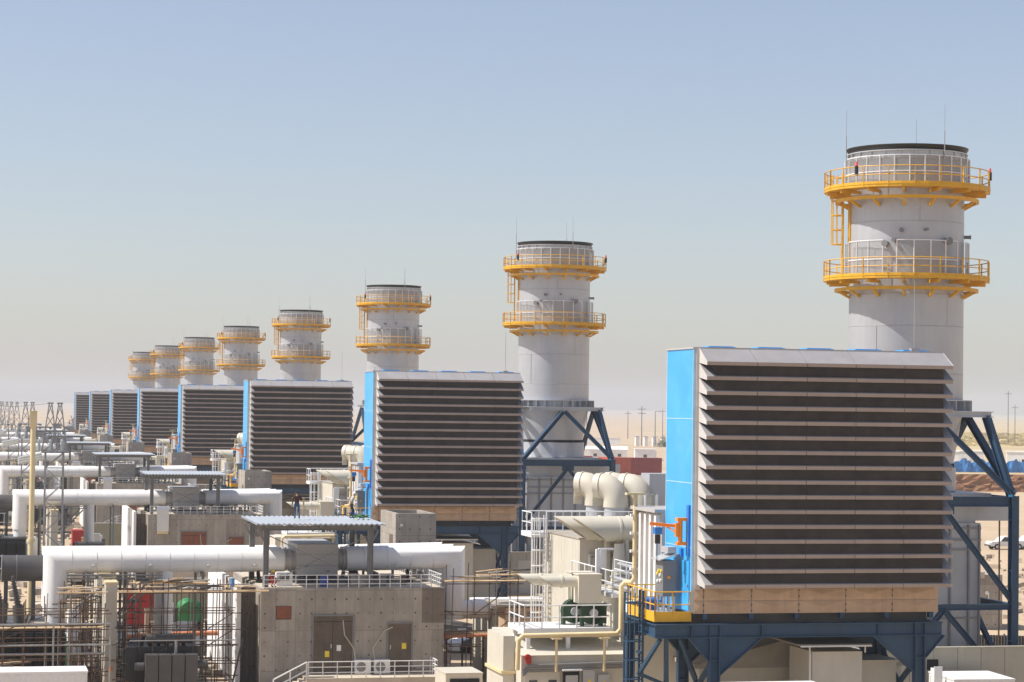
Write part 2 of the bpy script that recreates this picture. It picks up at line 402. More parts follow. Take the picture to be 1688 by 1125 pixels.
# ================================================================ UNIT: AIR INTAKE
YF, YB = 102.64, 106.8
XL, XR = 33.7, 46.35
def intake():
    t = unit("intake_filter_house", "blue-sided air intake with sixteen rows of brown louvres, {o} row", "air intake",
             (40, 104.7, 7.9), "air intakes along the row")
    # housing body
    h = MB(); h.box(XL, XR-.15, YF+.02, YB, 7.95, 20.42); hb = h.build("housing", m_hous, t)
    s = MB()
    for z in (11.0, 14.05, 17.1): s.box(XL-.012, XL, YF+.04, YB-.02, z-.02, z+.02)
    s.box(XL-.02, XL+.10, YF-.0, YF+.05, 7.95, 20.5)
    s.box(XL-.015, XL, YB-.08, YB, 7.95, 20.5)
    s.build("panel_seam", mat("seam_pale", (.35,.55,.72), .5), hb)
    r = MB(); r.box(XL-.05, XR+.05, YF-.05, YB+.05, 20.42, 20.5); r.build("roof", m_frame, t)
    for i in range(5):
        v = MB(); x = XL+1.0+i*2.5; v.box(x, x+1.4, YF+.9, YF+2.2, 20.5, 20.56); v.box(x+.1, x+1.3, YF+1.0, YF+2.1, 20.56, 20.59)
        v.build("roof_vent", m_hous, t)
    for xa, xb in ((XL+.11, XL+.42), (XR-.30, XR)):
        f = MB(); f.box(xa, xb, YF-.06, YF+.02, 9.05, 20.47); f.build("front_frame", m_plate, t)
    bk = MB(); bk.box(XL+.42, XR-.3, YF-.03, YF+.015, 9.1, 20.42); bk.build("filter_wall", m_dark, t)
    # weather hoods
    x0, x1 = 33.98, 46.40; seg = (x1-x0)/5
    for i in range(16):
        tz = 19.80 - .697*i
        mb = MB()
        for k in range(5):
            a = x0+seg*k+(.012 if k else 0); b = x0+seg*(k+1)-(.012 if k < 4 else 0)
            prof = [(YF-.04, tz+.64), (YF-1.2, tz+.0), (YF-1.16, tz-.02), (YF-.04, tz+.60)]
            mb.prism([(a, y, z) for y, z in prof], (b-a, 0, 0))
        o = mb.build("louvre_hood", m_hood, t)
        for xe in (x0-.03, x1+.002):
            e = MB(); e.prism([(xe, YF-.04, tz+.65), (xe, YF-1.225, tz+.005), (xe, YF-1.225, tz-.17), (xe, YF-.04, tz-.04)], (.028, 0, 0))
            e.build("side_plate", m_plate, o)
        e = MB()
        for k in range(5):
            a = x0+seg*k+(.014 if k else 0); b = x0+seg*(k+1)-(.014 if k < 4 else 0)
            e.box(a, b, YF-1.22, YF-1.16, tz-.165, tz+.003)
        e.build("lip", m_lip, o)
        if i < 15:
            e = MB(); e.prism([(x0+.50, YF-1.12, tz-.655), (x1-.42, YF-1.12, tz-.655), (x1-.52, YF-1.12, tz-.03), (x0+.06, YF-1.12, tz-.03)], (0, .03, 0)); e.build("gap_shade_sheet", m_gap_shade, o)  # dark sheet stands in for hood shade; left edge follows the sun patch
    # lower casing, cross-broken panels
    lp = MB(); n = 5; wd = (46.25-33.78)/n
    xs = [33.78, 34.3]+[34.3+(46.25-34.3)*i/5 for i in range(1, 6)]
    for i in range(len(xs)-1):
        for z0, z1 in ((7.9, 8.5), (8.51, 9.1)):
            a, b = xs[i]+.012, xs[i+1]-.012
            c = ((a+b)/2, YF-.10, (z0+z1)/2)
            q = [(a, YF-.03, z0+.01), (b, YF-.03, z0+.01), (b, YF-.03, z1-.01), (a, YF-.03, z1-.01)]
            mb = lp; mb.add(q+[c], [(0,1,4),(1,2,4),(2,3,4),(3,0,4)])
            mb.box(a, b, YF-.025, YF+.01, z0, z1)
    bolts = MB()
    for x in xs[1:-1]:
        for z in (8.02, 8.3, 8.7, 8.98): bolts.box(x-.03, x+.03, YF-.06, YF-.03, z-.03, z+.03)
    lc = lp.build("lower_casing", m_tan, t); bolts.build("bolt_strip", m_rust, lc, kind='stuff')
    d = MB(); d.box(XL-.05, XL-.001, YF+.28, YF+1.5, 8.02, 10.35)
    for z in (8.9, 9.75): d.box(XL-.07, XL-.05, YF+.55, YF+1.2, z, z+.14)
    dd = d.build("door", m_hous, t)
    k = MB(); k.box(XL-.09, XL-.05, YF+.35, YF+.42, 9.1, 9.25); k.build("handle", m_steel, dd)
    rr = MB(); rr.box(XL-.1, XL-.001, YF+.25, YF+.6, 10.6, 13.0); rr.box(XL-.13, XL, YF+1.25, YF+1.5, 10.5, 10.9); rr.build("crane_rail", m_trim, t)
    lr = MB(); lr.cyl((45.3, YF+.9, 20.5), (45.3, YF+.9, 24.0), .02, 6); lr.box(45.1, 45.5, YF+.75, YF+1.05, 20.5, 20.68); lr.build("lightning_rod", m_rod, t)
    gf = MB()
    for i in range(6): x = 34.4+i*2.3; gf.box(x-.11, x+.11, YF+.0, YF+.25, 7.62, 7.9)
    gf.build("foot", m_blue, t)
intake()

def intake_frame():
    t = unit("intake_support_frame", "dark blue steel frame carrying the louvred air intake, {o} row", "steel frame",
             (40, 104.7, 0), "steel frames under the air intakes")
    yf, yb = 102.35, 107.1
    for y in (yf, yb):
        b = MB(); b.ibeam((31.84, y, 7.12), (46.32, y, 7.12), .66, .36); b.build("main_beam", m_blue, t)
        for x in (34.75, 45.15):
            c = MB(); c.ibeam((x, y, 0), (x, y, 6.78), .52, .42, .06, up=(1,0,0))
            c.box(x-.5, x+.5, y-.4, y+.4, 0, .06)
            for z in (5.75, 4.3): c.box(x-.27, x+.27, y-.2, y+.2, z-.02, z+.02)
            c.build("column", m_blue, t)
            g = MB()
            for k in (-1, 1):
                L = 2.1 if (k > 0) == (x < 40) else 1.0
                hh = 1.75 if L > 1.5 else 1.1
                g.prism([(x+k*.27, y-.03, 6.79), (x+k*(.27+L), y-.03, 6.79), (x+k*.27, y-.03, 6.79-hh)], (0, .06, 0))
                g.bar((x+k*.27, y, 6.79-hh), (x+k*(.27+L), y, 6.79), .30, .05)
            g.build("gusset", m_blue, t)
    st = MB()
    for x in (33.6, 34.5, 35.0, 37.1, 43.0, 44.9, 45.4): st.box(x-.02, x+.02, yf-.17, yf-.0, 6.82, 7.42)
    st.build("stiffener", m_blue, t)
    for x in (32.0, 34.75, 37.2, 39.7, 42.2, 45.15, 46.2):
        b = MB(); b.ibeam((x, yf+.2, 7.12), (x, yb-.2, 7.12), .6, .28); b.build("cross_beam", m_blue, t)
    for x in (34.75, 45.15):
        d = MB(); d.bar((x, yf+.3, 5.6), (x, yb-.3, 2.9), .2, .2); d.bar((x, yf+.3, 2.9), (x, yb-.3, 5.6), .16, .2); d.bar((x, yf+.3, 2.8), (x, yb-.3, 2.8), .2, .2)
        d.bar((x, yf+.3, .4), (x, yb-.3, 2.7), .16, .2); d.bar((x, yf+.3, 2.7), (x, yb-.3, .4), .2, .2)
        d.build("brace", m_blue, t)
    s = MB()   # side trestle left of the first column
    s.ibeam((31.5, 105.4, 0), (31.5, 105.4, 6.7), .4, .4, .05, up=(1,0,0)); s.ibeam((31.2, 105.4, 6.95), (33.8, 105.4, 6.95), .6, .3)
    s.build("side_post", m_blue, t)
    sb = MB()
    for a, b in (((32.1,yf,6.75),(31.6,104,5.0)), ((32.6,yf+.6,6.75),(33.0,104,2.9)), ((33.2,yf+.4,6.75),(34.4,104,4.7)), ((31.5,104,5.0),(34.6,104,3.7)), ((32.95,104,4.6),(33.3,104,1.2)), ((33.3,104,4.4),(34.4,104,2.2)), ((32.9,104,6.7),(32.95,104,.2))):
        sb.bar(a, b, .17, .17)
    sb.build("side_brace", m_blue, t)
    hh = MB(); hh.box(34.2, 45.9, 103.2, 106.5, 7.3, 7.86); hh.build("hopper", m_char, t)
intake_frame()

def access():
    t = unit("access_platform", "yellow railed platform beside the blue door of the air intake, {o} row", "platform", (32.7, 104.7, 7.4), "yellow intake platforms")
    d = MB(); d.box(31.9, 33.66, 102.55, 106.9, 7.78, 7.84); d.build("deck", m_galv, t)
    k = MB(); k.box(31.84, 33.66, 102.49, 102.54, 7.55, 8.02); k.box(31.84, 31.89, 102.55, 106.95, 7.55, 8.02); k.box(31.84, 33.66, 106.92, 106.97, 7.55, 8.02)
    k.build("toe_board", m_yellow, t)
    r = MB(); railing(r, [(33.6, 102.5, 7.8), (31.87, 102.5, 7.8), (31.87, 106.95, 7.8), (33.6, 106.95, 7.8)], 1.15, .032, .75); r.build("railing", m_yellow, t)
    c = unit("control_cabinet", "grey control cabinet with gauges on the yellow platform, {o} row", "cabinet", (33.2, 104.6, 7.84), "control cabinets on the intake platforms")
    b = MB(); b.box(32.75, 33.4, 104.1, 105.3, 8.6, 10.3); b.build("body", m_steel, c)
    rr = MB(); rr.prism([(32.55, 104.0, 10.31), (33.5, 104.0, 10.62), (33.5, 104.0, 10.66), (32.55, 104.0, 10.35)], (0, 1.45, 0)); rr.box(33.0, 33.42, 104.15, 105.2, 10.66, 10.95); rr.build("roof", m_galv, c)
    l = MB()
    for x in (32.8, 33.05, 33.3): l.box(x, x+.09, 104.15, 104.25, 7.84, 8.6); l.box(x, x+.09, 105.1, 105.2, 7.84, 8.6)
    l.build("leg", m_galv, c)
    for (y, z, mm) in ((104.3, 9.8, m_ywarn), (104.5, 9.6, m_white), (104.7, 9.8, m_ywarn), (104.4, 9.35, m_white), (104.85, 9.3, m_white), (104.9, 9.65, m_ywarn)):
        g = MB(); g.cyl((32.75, y, z), (32.68, y, z), .08, 10); g.build("gauge", mm, c)
    g = MB(); g.cyl((33.05, 104.1, 9.5), (33.05, 104.02, 9.5), .07, 10); g.build("lamp", m_orange, c)
    p = unit("blue_pump", "small blue pump and pipes on the yellow platform, {o} row", "pump", (32.5, 105.5, 7.84), "pumps on the intake platforms")
    b = MB(); b.cyl((32.2, 105.7, 8.25), (32.8, 105.7, 8.25), .2, 12); b.cyl((32.8, 105.7, 8.25), (32.95, 105.7, 8.25), .13, 10); b.build("motor", m_trim, p, 40)
    b = MB(); b.box(32.2, 32.95, 105.5, 105.9, 7.84, 8.04); b.build("base", m_trim, p)
    b = MB(); b.tube([(32.95,105.7,8.25),(33.2,105.7,8.25),(33.2,105.7,8.7),(33.5,105.7,8.7)], .05, 8); b.build("pipe", m_trim, p, 40)
    j = unit("jib_crane", "small orange jib crane with hook block on the blue intake side, {o} row", "jib crane", (33.4, 103.3, 11.2), "orange jib cranes")
    b = MB(); b.box(33.12, 33.6, 103.05, 103.4, 11.1, 11.25); b.box(33.12, 33.6, 103.05, 103.4, 12.25, 12.4); b.cyl((33.3, 103.2, 11.2), (33.3, 103.2, 12.35), .11, 10); b.box(33.05, 33.2, 103.1, 103.3, 11.5, 12.15); b.build("bracket", m_orange, j)
    a = MB(); a.ibeam((33.2, 103.2, 12.0), (31.95, 103.75, 12.1), .15, .1, .025); a.bar((33.1, 103.2, 11.7), (32.7, 103.45, 11.97), .07); a.build("arm", m_orange, j)
    h = MB(); h.box(32.15, 32.5, 103.5, 103.85, 11.6, 11.92); hb = h.build("hoist", m_trim, j)
    h = MB(); h.box(32.2, 32.42, 103.55, 103.75, 11.15, 11.58); h.cyl((32.3,103.65,10.3),(32.3,103.65,11.2),.02,5); h.build("hook_block", m_black, hb)
    l = unit("caged_ladder", "dark blue caged ladder up to the yellow platform, {o} row", "ladder", (31.6, 105.2, 0), "blue caged ladders")
    b = MB(); caged_ladder(b, 31.75, 104.3, 0, 7.8, -1, 0, .55, 2.0, .045, .85); b.build("ladder_and_cage", m_blue, l)
    b = MB(); b.box(31.6, 31.75, 104.0, 104.6, 5.9, 6.0); b.box(31.6, 31.75, 104.0, 104.6, 3.2, 3.3); b.build("bracket", m_blue, l)
access()

# ================================================================ UNIT: STACK
SC = (56.75, 131.0)
def stack():
    t = unit("exhaust_stack", "grey exhaust stack with two yellow ring walkways, {o} row", "exhaust stack", (SC[0], SC[1], 14.4), "exhaust stacks along the row")
    Rr = 3.5
    s = MB(); s.lathe(SC, [(2.95, 14.45), (Rr, 17.6), (Rr, 33.6), (Rr-.12, 33.6), (Rr-.12, 17.6)], 72)
    s.build("shell", m_stack, t, 30)
    w_ = MB()
    for z in (19.9, 22.8, 24.75, 29.15): w_.lathe(SC, [(Rr, z-.03), (Rr+.012, z-.02), (Rr+.012, z+.02), (Rr, z+.03)], 72)
    for z0, z1, a in ((29.15, 30.6, -1.75), (24.75, 25.0, -2.0), (22.8, 24.75, -1.2), (19.9, 22.8, -2.5)):
        c, s_ = math.cos(a), math.sin(a)
        q = MB(); q.bar((SC[0]+Rr*c, SC[1]+Rr*s_, z0), (SC[0]+Rr*c, SC[1]+Rr*s_, z1), .05, .02); q.build("plate_joint", m_weld, t)
    w_.build("weld_seam", m_weld, t, 30, kind='stuff')
    rm = MB(); rm.lathe(SC, [(Rr+.05, 33.50), (3.74, 33.74), (3.74, 33.80), (Rr-.2, 33.80), (Rr-.2, 33.50)], 72, close=True); rm.build("rim", m_rim, t, 30)
    bd = MB(); bd.lathe(SC, [(Rr+.001, 32.95), (3.70, 32.95), (3.70, 33.02), (Rr+.06, 33.03), (Rr+.06, 33.40), (3.70, 33.41), (3.70, 33.47), (Rr+.001, 33.47)], 72, close=True)
    for i in range(24):
        a = 2*math.pi*i/24; c, s_ = math.cos(a), math.sin(a)
        bd.bar((SC[0]+3.62*c, SC[1]+3.62*s_, 33.0), (SC[0]+3.62*c, SC[1]+3.62*s_, 33.43), .12, .04)
    bd.build("top_band", m_galv, t, 30)
    # bottom collar
    cl = MB(); cl.lathe(SC, [(Rr+.001, 17.62), (4.05, 17.62), (4.05, 17.68), (Rr+.08, 17.69), (Rr+.08, 18.26), (4.05, 18.27), (4.05, 18.33), (Rr+.001, 18.33)], 72, close=True)
    for i in range(28):
        a = 2*math.pi*i/28; c, s_ = math.cos(a), math.sin(a)
        cl.bar((SC[0]+3.8*c, SC[1]+3.8*s_, 17.66), (SC[0]+3.8*c, SC[1]+3.8*s_, 18.3), .5, .05, up=(-s_, c, 0))
    cl.build("collar", m_stack, t, 30)
    for zf, (ga, gb) in ((31.15, (0, 2*math.pi)), (25.65, (0, 2*math.pi))):
        Ro = 5.02
        p = MB(); p.lathe(SC, [(Rr+.28, zf-.05), (Ro, zf-.05), (Ro, zf+.01), (Rr+.28, zf+.01)], 40, close=True); pl = p.build("platform", m_yellow, t)
        tb = MB(); tb.lathe(SC, [(Ro, zf-.05), (Ro+.05, zf-.05), (Ro+.05, zf+.26), (Ro, zf+.26)], 40, close=True)
        tb.lathe(SC, [(Ro-.01, zf+.10), (Ro+.075, zf+.10), (Ro+.075, zf+.14), (Ro-.01, zf+.14)], 40, close=True)
        tb.build("toe_board", m_yellow, pl)
        rl = MB()
        for z in (.68, 1.2):
            ring = [(SC[0]+Ro*math.cos(2*math.pi*i/60), SC[1]+Ro*math.sin(2*math.pi*i/60), zf+z) for i in range(61)]
            rl.tube(ring, .032, 6, caps=False)
        for i in range(20):
            a = 2*math.pi*i/20; c, s_ = math.cos(a), math.sin(a)
            rl.bar((SC[0]+(Ro+.03)*c, SC[1]+(Ro+.03)*s_, zf-.1), (SC[0]+(Ro+.03)*c, SC[1]+(Ro+.03)*s_, zf+1.2), .09, .03, up=(-s_, c, 0))
        rl.build("railing", m_yellow, pl)
        bb = MB(); bb.lathe(SC, [(4.22, zf-.70), (4.40, zf-.70), (4.40, zf-.50), (4.22, zf-.50)], 48, close=True); bb.build("ring_beam", m_yellow, pl, 30)
        for i in range(14):
            a = 2*math.pi*(i+.5)/14; c, s_ = math.cos(a), math.sin(a)
            br = MB(); br.bar((SC[0]+Rr*c, SC[1]+Rr*s_, zf-.17), (SC[0]+(Ro-.1)*c, SC[1]+(Ro-.1)*s_, zf-.17), .14, .2)
            br.bar((SC[0]+Rr*c, SC[1]+Rr*s_, zf-1.05), (SC[0]+4.3*c, SC[1]+4.3*s_, zf-.6), .14, .14)
            br.build("bracket", m_yellow, pl)
        # perforated guard round the shell
        gh = 1.95 if zf > 30 else 2.3
        spans = [(0, 2*math.pi)] if zf > 30 else [(R(180), R(225)), (R(238), R(300)), (R(316), R(352)), (R(20), R(150))]
        gz = zf+.02
        gm = MB(); gf = MB()
        for a0, a1 in spans:
            n = max(3, round((a1-a0)/R(14)))
            gm.lathe(SC, [(3.78, gz+.05), (3.78, gz+gh)], n, a0, a1)
            for i in range(n+(0 if zf > 30 else 1)):
                a = a0+(a1-a0)*i/n; c, s_ = math.cos(a), math.sin(a)
                gf.bar((SC[0]+3.81*c, SC[1]+3.81*s_, gz), (SC[0]+3.81*c, SC[1]+3.81*s_, gz+gh), .07, .05)
            for z in (gz+.04, gz+gh*.5, gz+gh):
                gf.lathe(SC, [(3.79, z-.03), (3.83, z-.03), (3.83, z+.03), (3.79, z+.03)], n, a0, a1, close=True)
        g1 = gm.build("mesh_guard", m_mesh, pl); gf.build("guard_frame", m_rail, pl)
    l = MB(); ca, sa = math.cos(R(164)), math.sin(R(164)); caged_ladder(l, SC[0]+3.95*ca, SC[1]+3.95*sa, 25.7, 31.2, ca, sa, .5, 2.2, .04, .7); l.bar((SC[0]+3.64*ca+.1, SC[1]+3.64*sa-.3, 25.7), (SC[0]+3.64*ca+.1, SC[1]+3.64*sa-.3, 31.1), .28, .28)
    l.build("ladder", m_yellow, t)
    for i in range(3):
        a = (R(172), R(-78), R(58))[i]; c, s_ = math.cos(a), math.sin(a)
        q = MB(); q.cyl((SC[0]+3.85*c, SC[1]+3.85*s_, 32.2), (SC[0]+3.85*c, SC[1]+3.85*s_, 34.6), .03, 6); q.cyl((SC[0]+3.85*c, SC[1]+3.85*s_, 34.6), (SC[0]+3.85*c, SC[1]+3.85*s_, 36.2), .013, 6)
        q.build("lightning_rod", m_rod, t)
    for a in (R(-150), R(-22)):
        c, s_ = math.cos(a), math.sin(a); x, y = SC[0]+5.05*c, SC[1]+5.05*s_
        q = MB(); q.cyl((x, y, 31.9), (x, y, 32.4), .11, 10); o = q.build("warning_lamp", m_black, t)
        q = MB(); q.cyl((x, y, 32.4), (x, y, 32.66), .09, 10, .05); q.build("lens", m_redlamp, o)
    for a, z, r in ((-118, 28.55, .14), (-133, 27.75, .2), (-125, 27.95, .13), (-72, 27.95, .24), (-20, 28.4, .13), (-95, 28.6, .1)):
        c, s_ = math.cos(R(a)), math.sin(R(a))
        q = MB(); q.cyl((SC[0]+3.45*c, SC[1]+3.45*s_, z), (SC[0]+3.86*c, SC[1]+3.86*s_, z), r*.8, 12); q.cyl((SC[0]+3.86*c, SC[1]+3.86*s_, z), (SC[0]+3.93*c, SC[1]+3.93*s_, z), r, 12)
        q.build("nozzle", m_steel, t, 40)
stack()

def stack_frame():
    t = unit("stack_support_frame", "blue braced steel frame holding up the exhaust stack, {o} row", "steel frame", (SC[0], SC[1], 0), "steel frames under the stacks")
    hx, hy = 4.45, 5.9; zb = 12.3
    cs = [(SC[0]-hx, SC[1]-hy), (SC[0]+hx, SC[1]-hy), (SC[0]+hx, SC[1]+hy), (SC[0]-hx, SC[1]+hy)]
    for x, y in cs:
        c = MB(); c.ibeam((x, y, 0), (x, y, zb+.35), .55, .45, .06, up=(0,1,0))
        c.box(x-.5, x+.5, y-.45, y+.45, 0, .06)
        for z in (4, 8.2, 11.2): c.box(x-.23, x+.23, y-.29, y+.29, z-.02, z+.02)
        c.build("column", m_blue, t)
    top = [(SC[0]-3.3, SC[1]-4.1), (SC[0]+3.3, SC[1]-4.1), (SC[0]+3.3, SC[1]+4.1), (SC[0]-3.3, SC[1]+4.1)]
    for i in range(4):
        a, b = cs[i], cs[(i+1) % 4]; A = V((*a, zb)); B = V((*b, zb)); d = (B-A).normalized()*.25
        m_ = MB(); m_.ibeam(A+d, B-d, .6, .35, .05); m_.build("beam", m_blue, t)
        m2 = MB(); m2.ibeam((*a, 6.05), (*b, 6.05), .35, .3, .04); m2.build("tie_beam", m_blue, t)
        mid = (A+B)/2
        M_ = V((SC[0]+(mid.x-SC[0])*.93, SC[1]+(mid.y-SC[1])*.70, 17.35))
        for q in (A, B):
            dd = (q-M_).normalized()
            l = MB(); l.ibeam(M_+dd*.15, q+V((0,0,.35))-dd*.1, .38, .36, .06, up=(0,0,1)); l.build("raker", m_blue, t)
            if i == 1: continue
            br = MB(); br.ibeam(mid-V((0,0,.5)), (q.x, q.y, 6.3), .3, .26, .04); br.build("brace", m_blue, t)
        g = MB(); g.box(mid.x-.6, mid.x+.6, mid.y-.06, mid.y+.06, zb-.75, zb-.3) if i % 2 == 0 else g.box(mid.x-.06, mid.x+.06, mid.y-.6, mid.y+.6, zb-.75, zb-.3)
        g.build("gusset", m_blue, t)
        pb = MB(); u = (B-A).normalized()
        pb.ibeam(M_-u*3.4+V((0,0,.13)), M_+u*(3.4 if i else 3.75)+V((0,0,.13)), .36, .36, .05); pb.build("head_beam", m_stack, t)
        # lower bay
        lo = MB(); lo.ibeam((mid.x, mid.y, 5.9), (a[0], a[1], 1.0), .3, .26, .04); lo.ibeam((mid.x, mid.y, 5.9), (b[0], b[1], 1.0), .3, .26, .04); lo.build("lower_brace", m_blue, t)
    p = MB(); x, y = cs[0]; p.ibeam((x+.1, y+1.0, zb+.35), (x+.1, y+1.6, 17.4), .4, .36, .05, up=(0,1,0)); p.build("post", m_stack, t)
    p = MB(); x, y = cs[1]; p.ibeam((x-.1, y+.15, zb+.35), (SC[0]+3.5, SC[1]-4.1, 17.35), .42, .4, .06); p.build("post", m_blue, t)
    pl = MB(); pl.box(SC[0]+hx-.45, SC[0]+hx-.2, SC[1]-hy-.3, SC[1]-hy-.25, zb+.3, zb+.42); pl.build("lifting_lug", m_hous, t)
    e = unit("exhaust_duct", "grey ribbed exhaust duct below the stack, {o} row", "duct", (SC[0], SC[1], 0), "exhaust ducts under the stacks")
    b = MB(); b.lathe(SC, [(3.1, 12.75), (3.1, 14.2), (2.95, 14.2), (2.95, 12.75)], 48, close=True); b.build("transition_band", m_stack, e, 30)
    b = MB(); b.lathe(SC, [(3.0, 14.2), (3.0, 14.44), (2.7, 14.44), (2.7, 14.2)], 48, close=True); b.build("expansion_joint", m_dark, e, 30)
    b = MB(); b.box(SC[0]-4.0, SC[0]+3.9, SC[1]-4.0, SC[1]+4.0, 12.3, 12.72); b.build("deck_plate", m_stack, e)
    b = MB(); b.box(SC[0]-3.2, SC[0]+3.2, SC[1]-3.3, SC[1]+3.3, 10.9, 12.3); b.build("hopper", m_stack, e)
    b = MB(); b.box(SC[0]-3.5, SC[0]+3.4, SC[1]-3.6, SC[1]+3.6, .2, 10.9); b.build("casing", m_stack, e)
    rb = MB(); y = SC[1]-3.6
    for x in (-3.4, -2.2, -1, .2, 1.4, 2.6, 3.3): rb.box(SC[0]+x-.05, SC[0]+x+.05, y-.16, y-.001, .3, 10.8)
    for z in (10.6, 9.9, 9.3, 5.2): rb.box(SC[0]-3.5, SC[0]+3.4, y-.13, y-.002, z-.05, z+.05)
    x = SC[0]-3.5
    for yy in (-3, -1.5, 0, 1.5, 3): rb.box(x-.16, x-.001, SC[1]+yy-.05, SC[1]+yy+.05, .3, 10.8)
    for z in (10.6, 9.3, 5.2): rb.box(x-.13, x-.002, SC[1]-3.6, SC[1]+3.6, z-.05, z+.05)
    rb.build("rib", mat("rib_grey", (.30,.29,.29), .5, .2), e)
    s = MB(); s.box(SC[0]+3.4, SC[0]+6.2, SC[1]-2.6, SC[1]+1.5, 11.0, 12.1); s.build("side_box", m_stack, e)
    dd = MB(); dd.box(40.5, SC[0]-3.66, SC[1]-2.8, SC[1]+2.8, 1.2, 8.6); dd.build("diffuser", m_stack, e)
    pp = MB()
    for k in range(3): pp.cyl((SC[0]-4.0-.5*k, SC[1]-4.3, 0), (SC[0]-4.0-.5*k, SC[1]-4.3, 8.5+.6*k), .14, 10)
    pp.build("drain_pipe", m_frame, e, 40)
stack_frame()

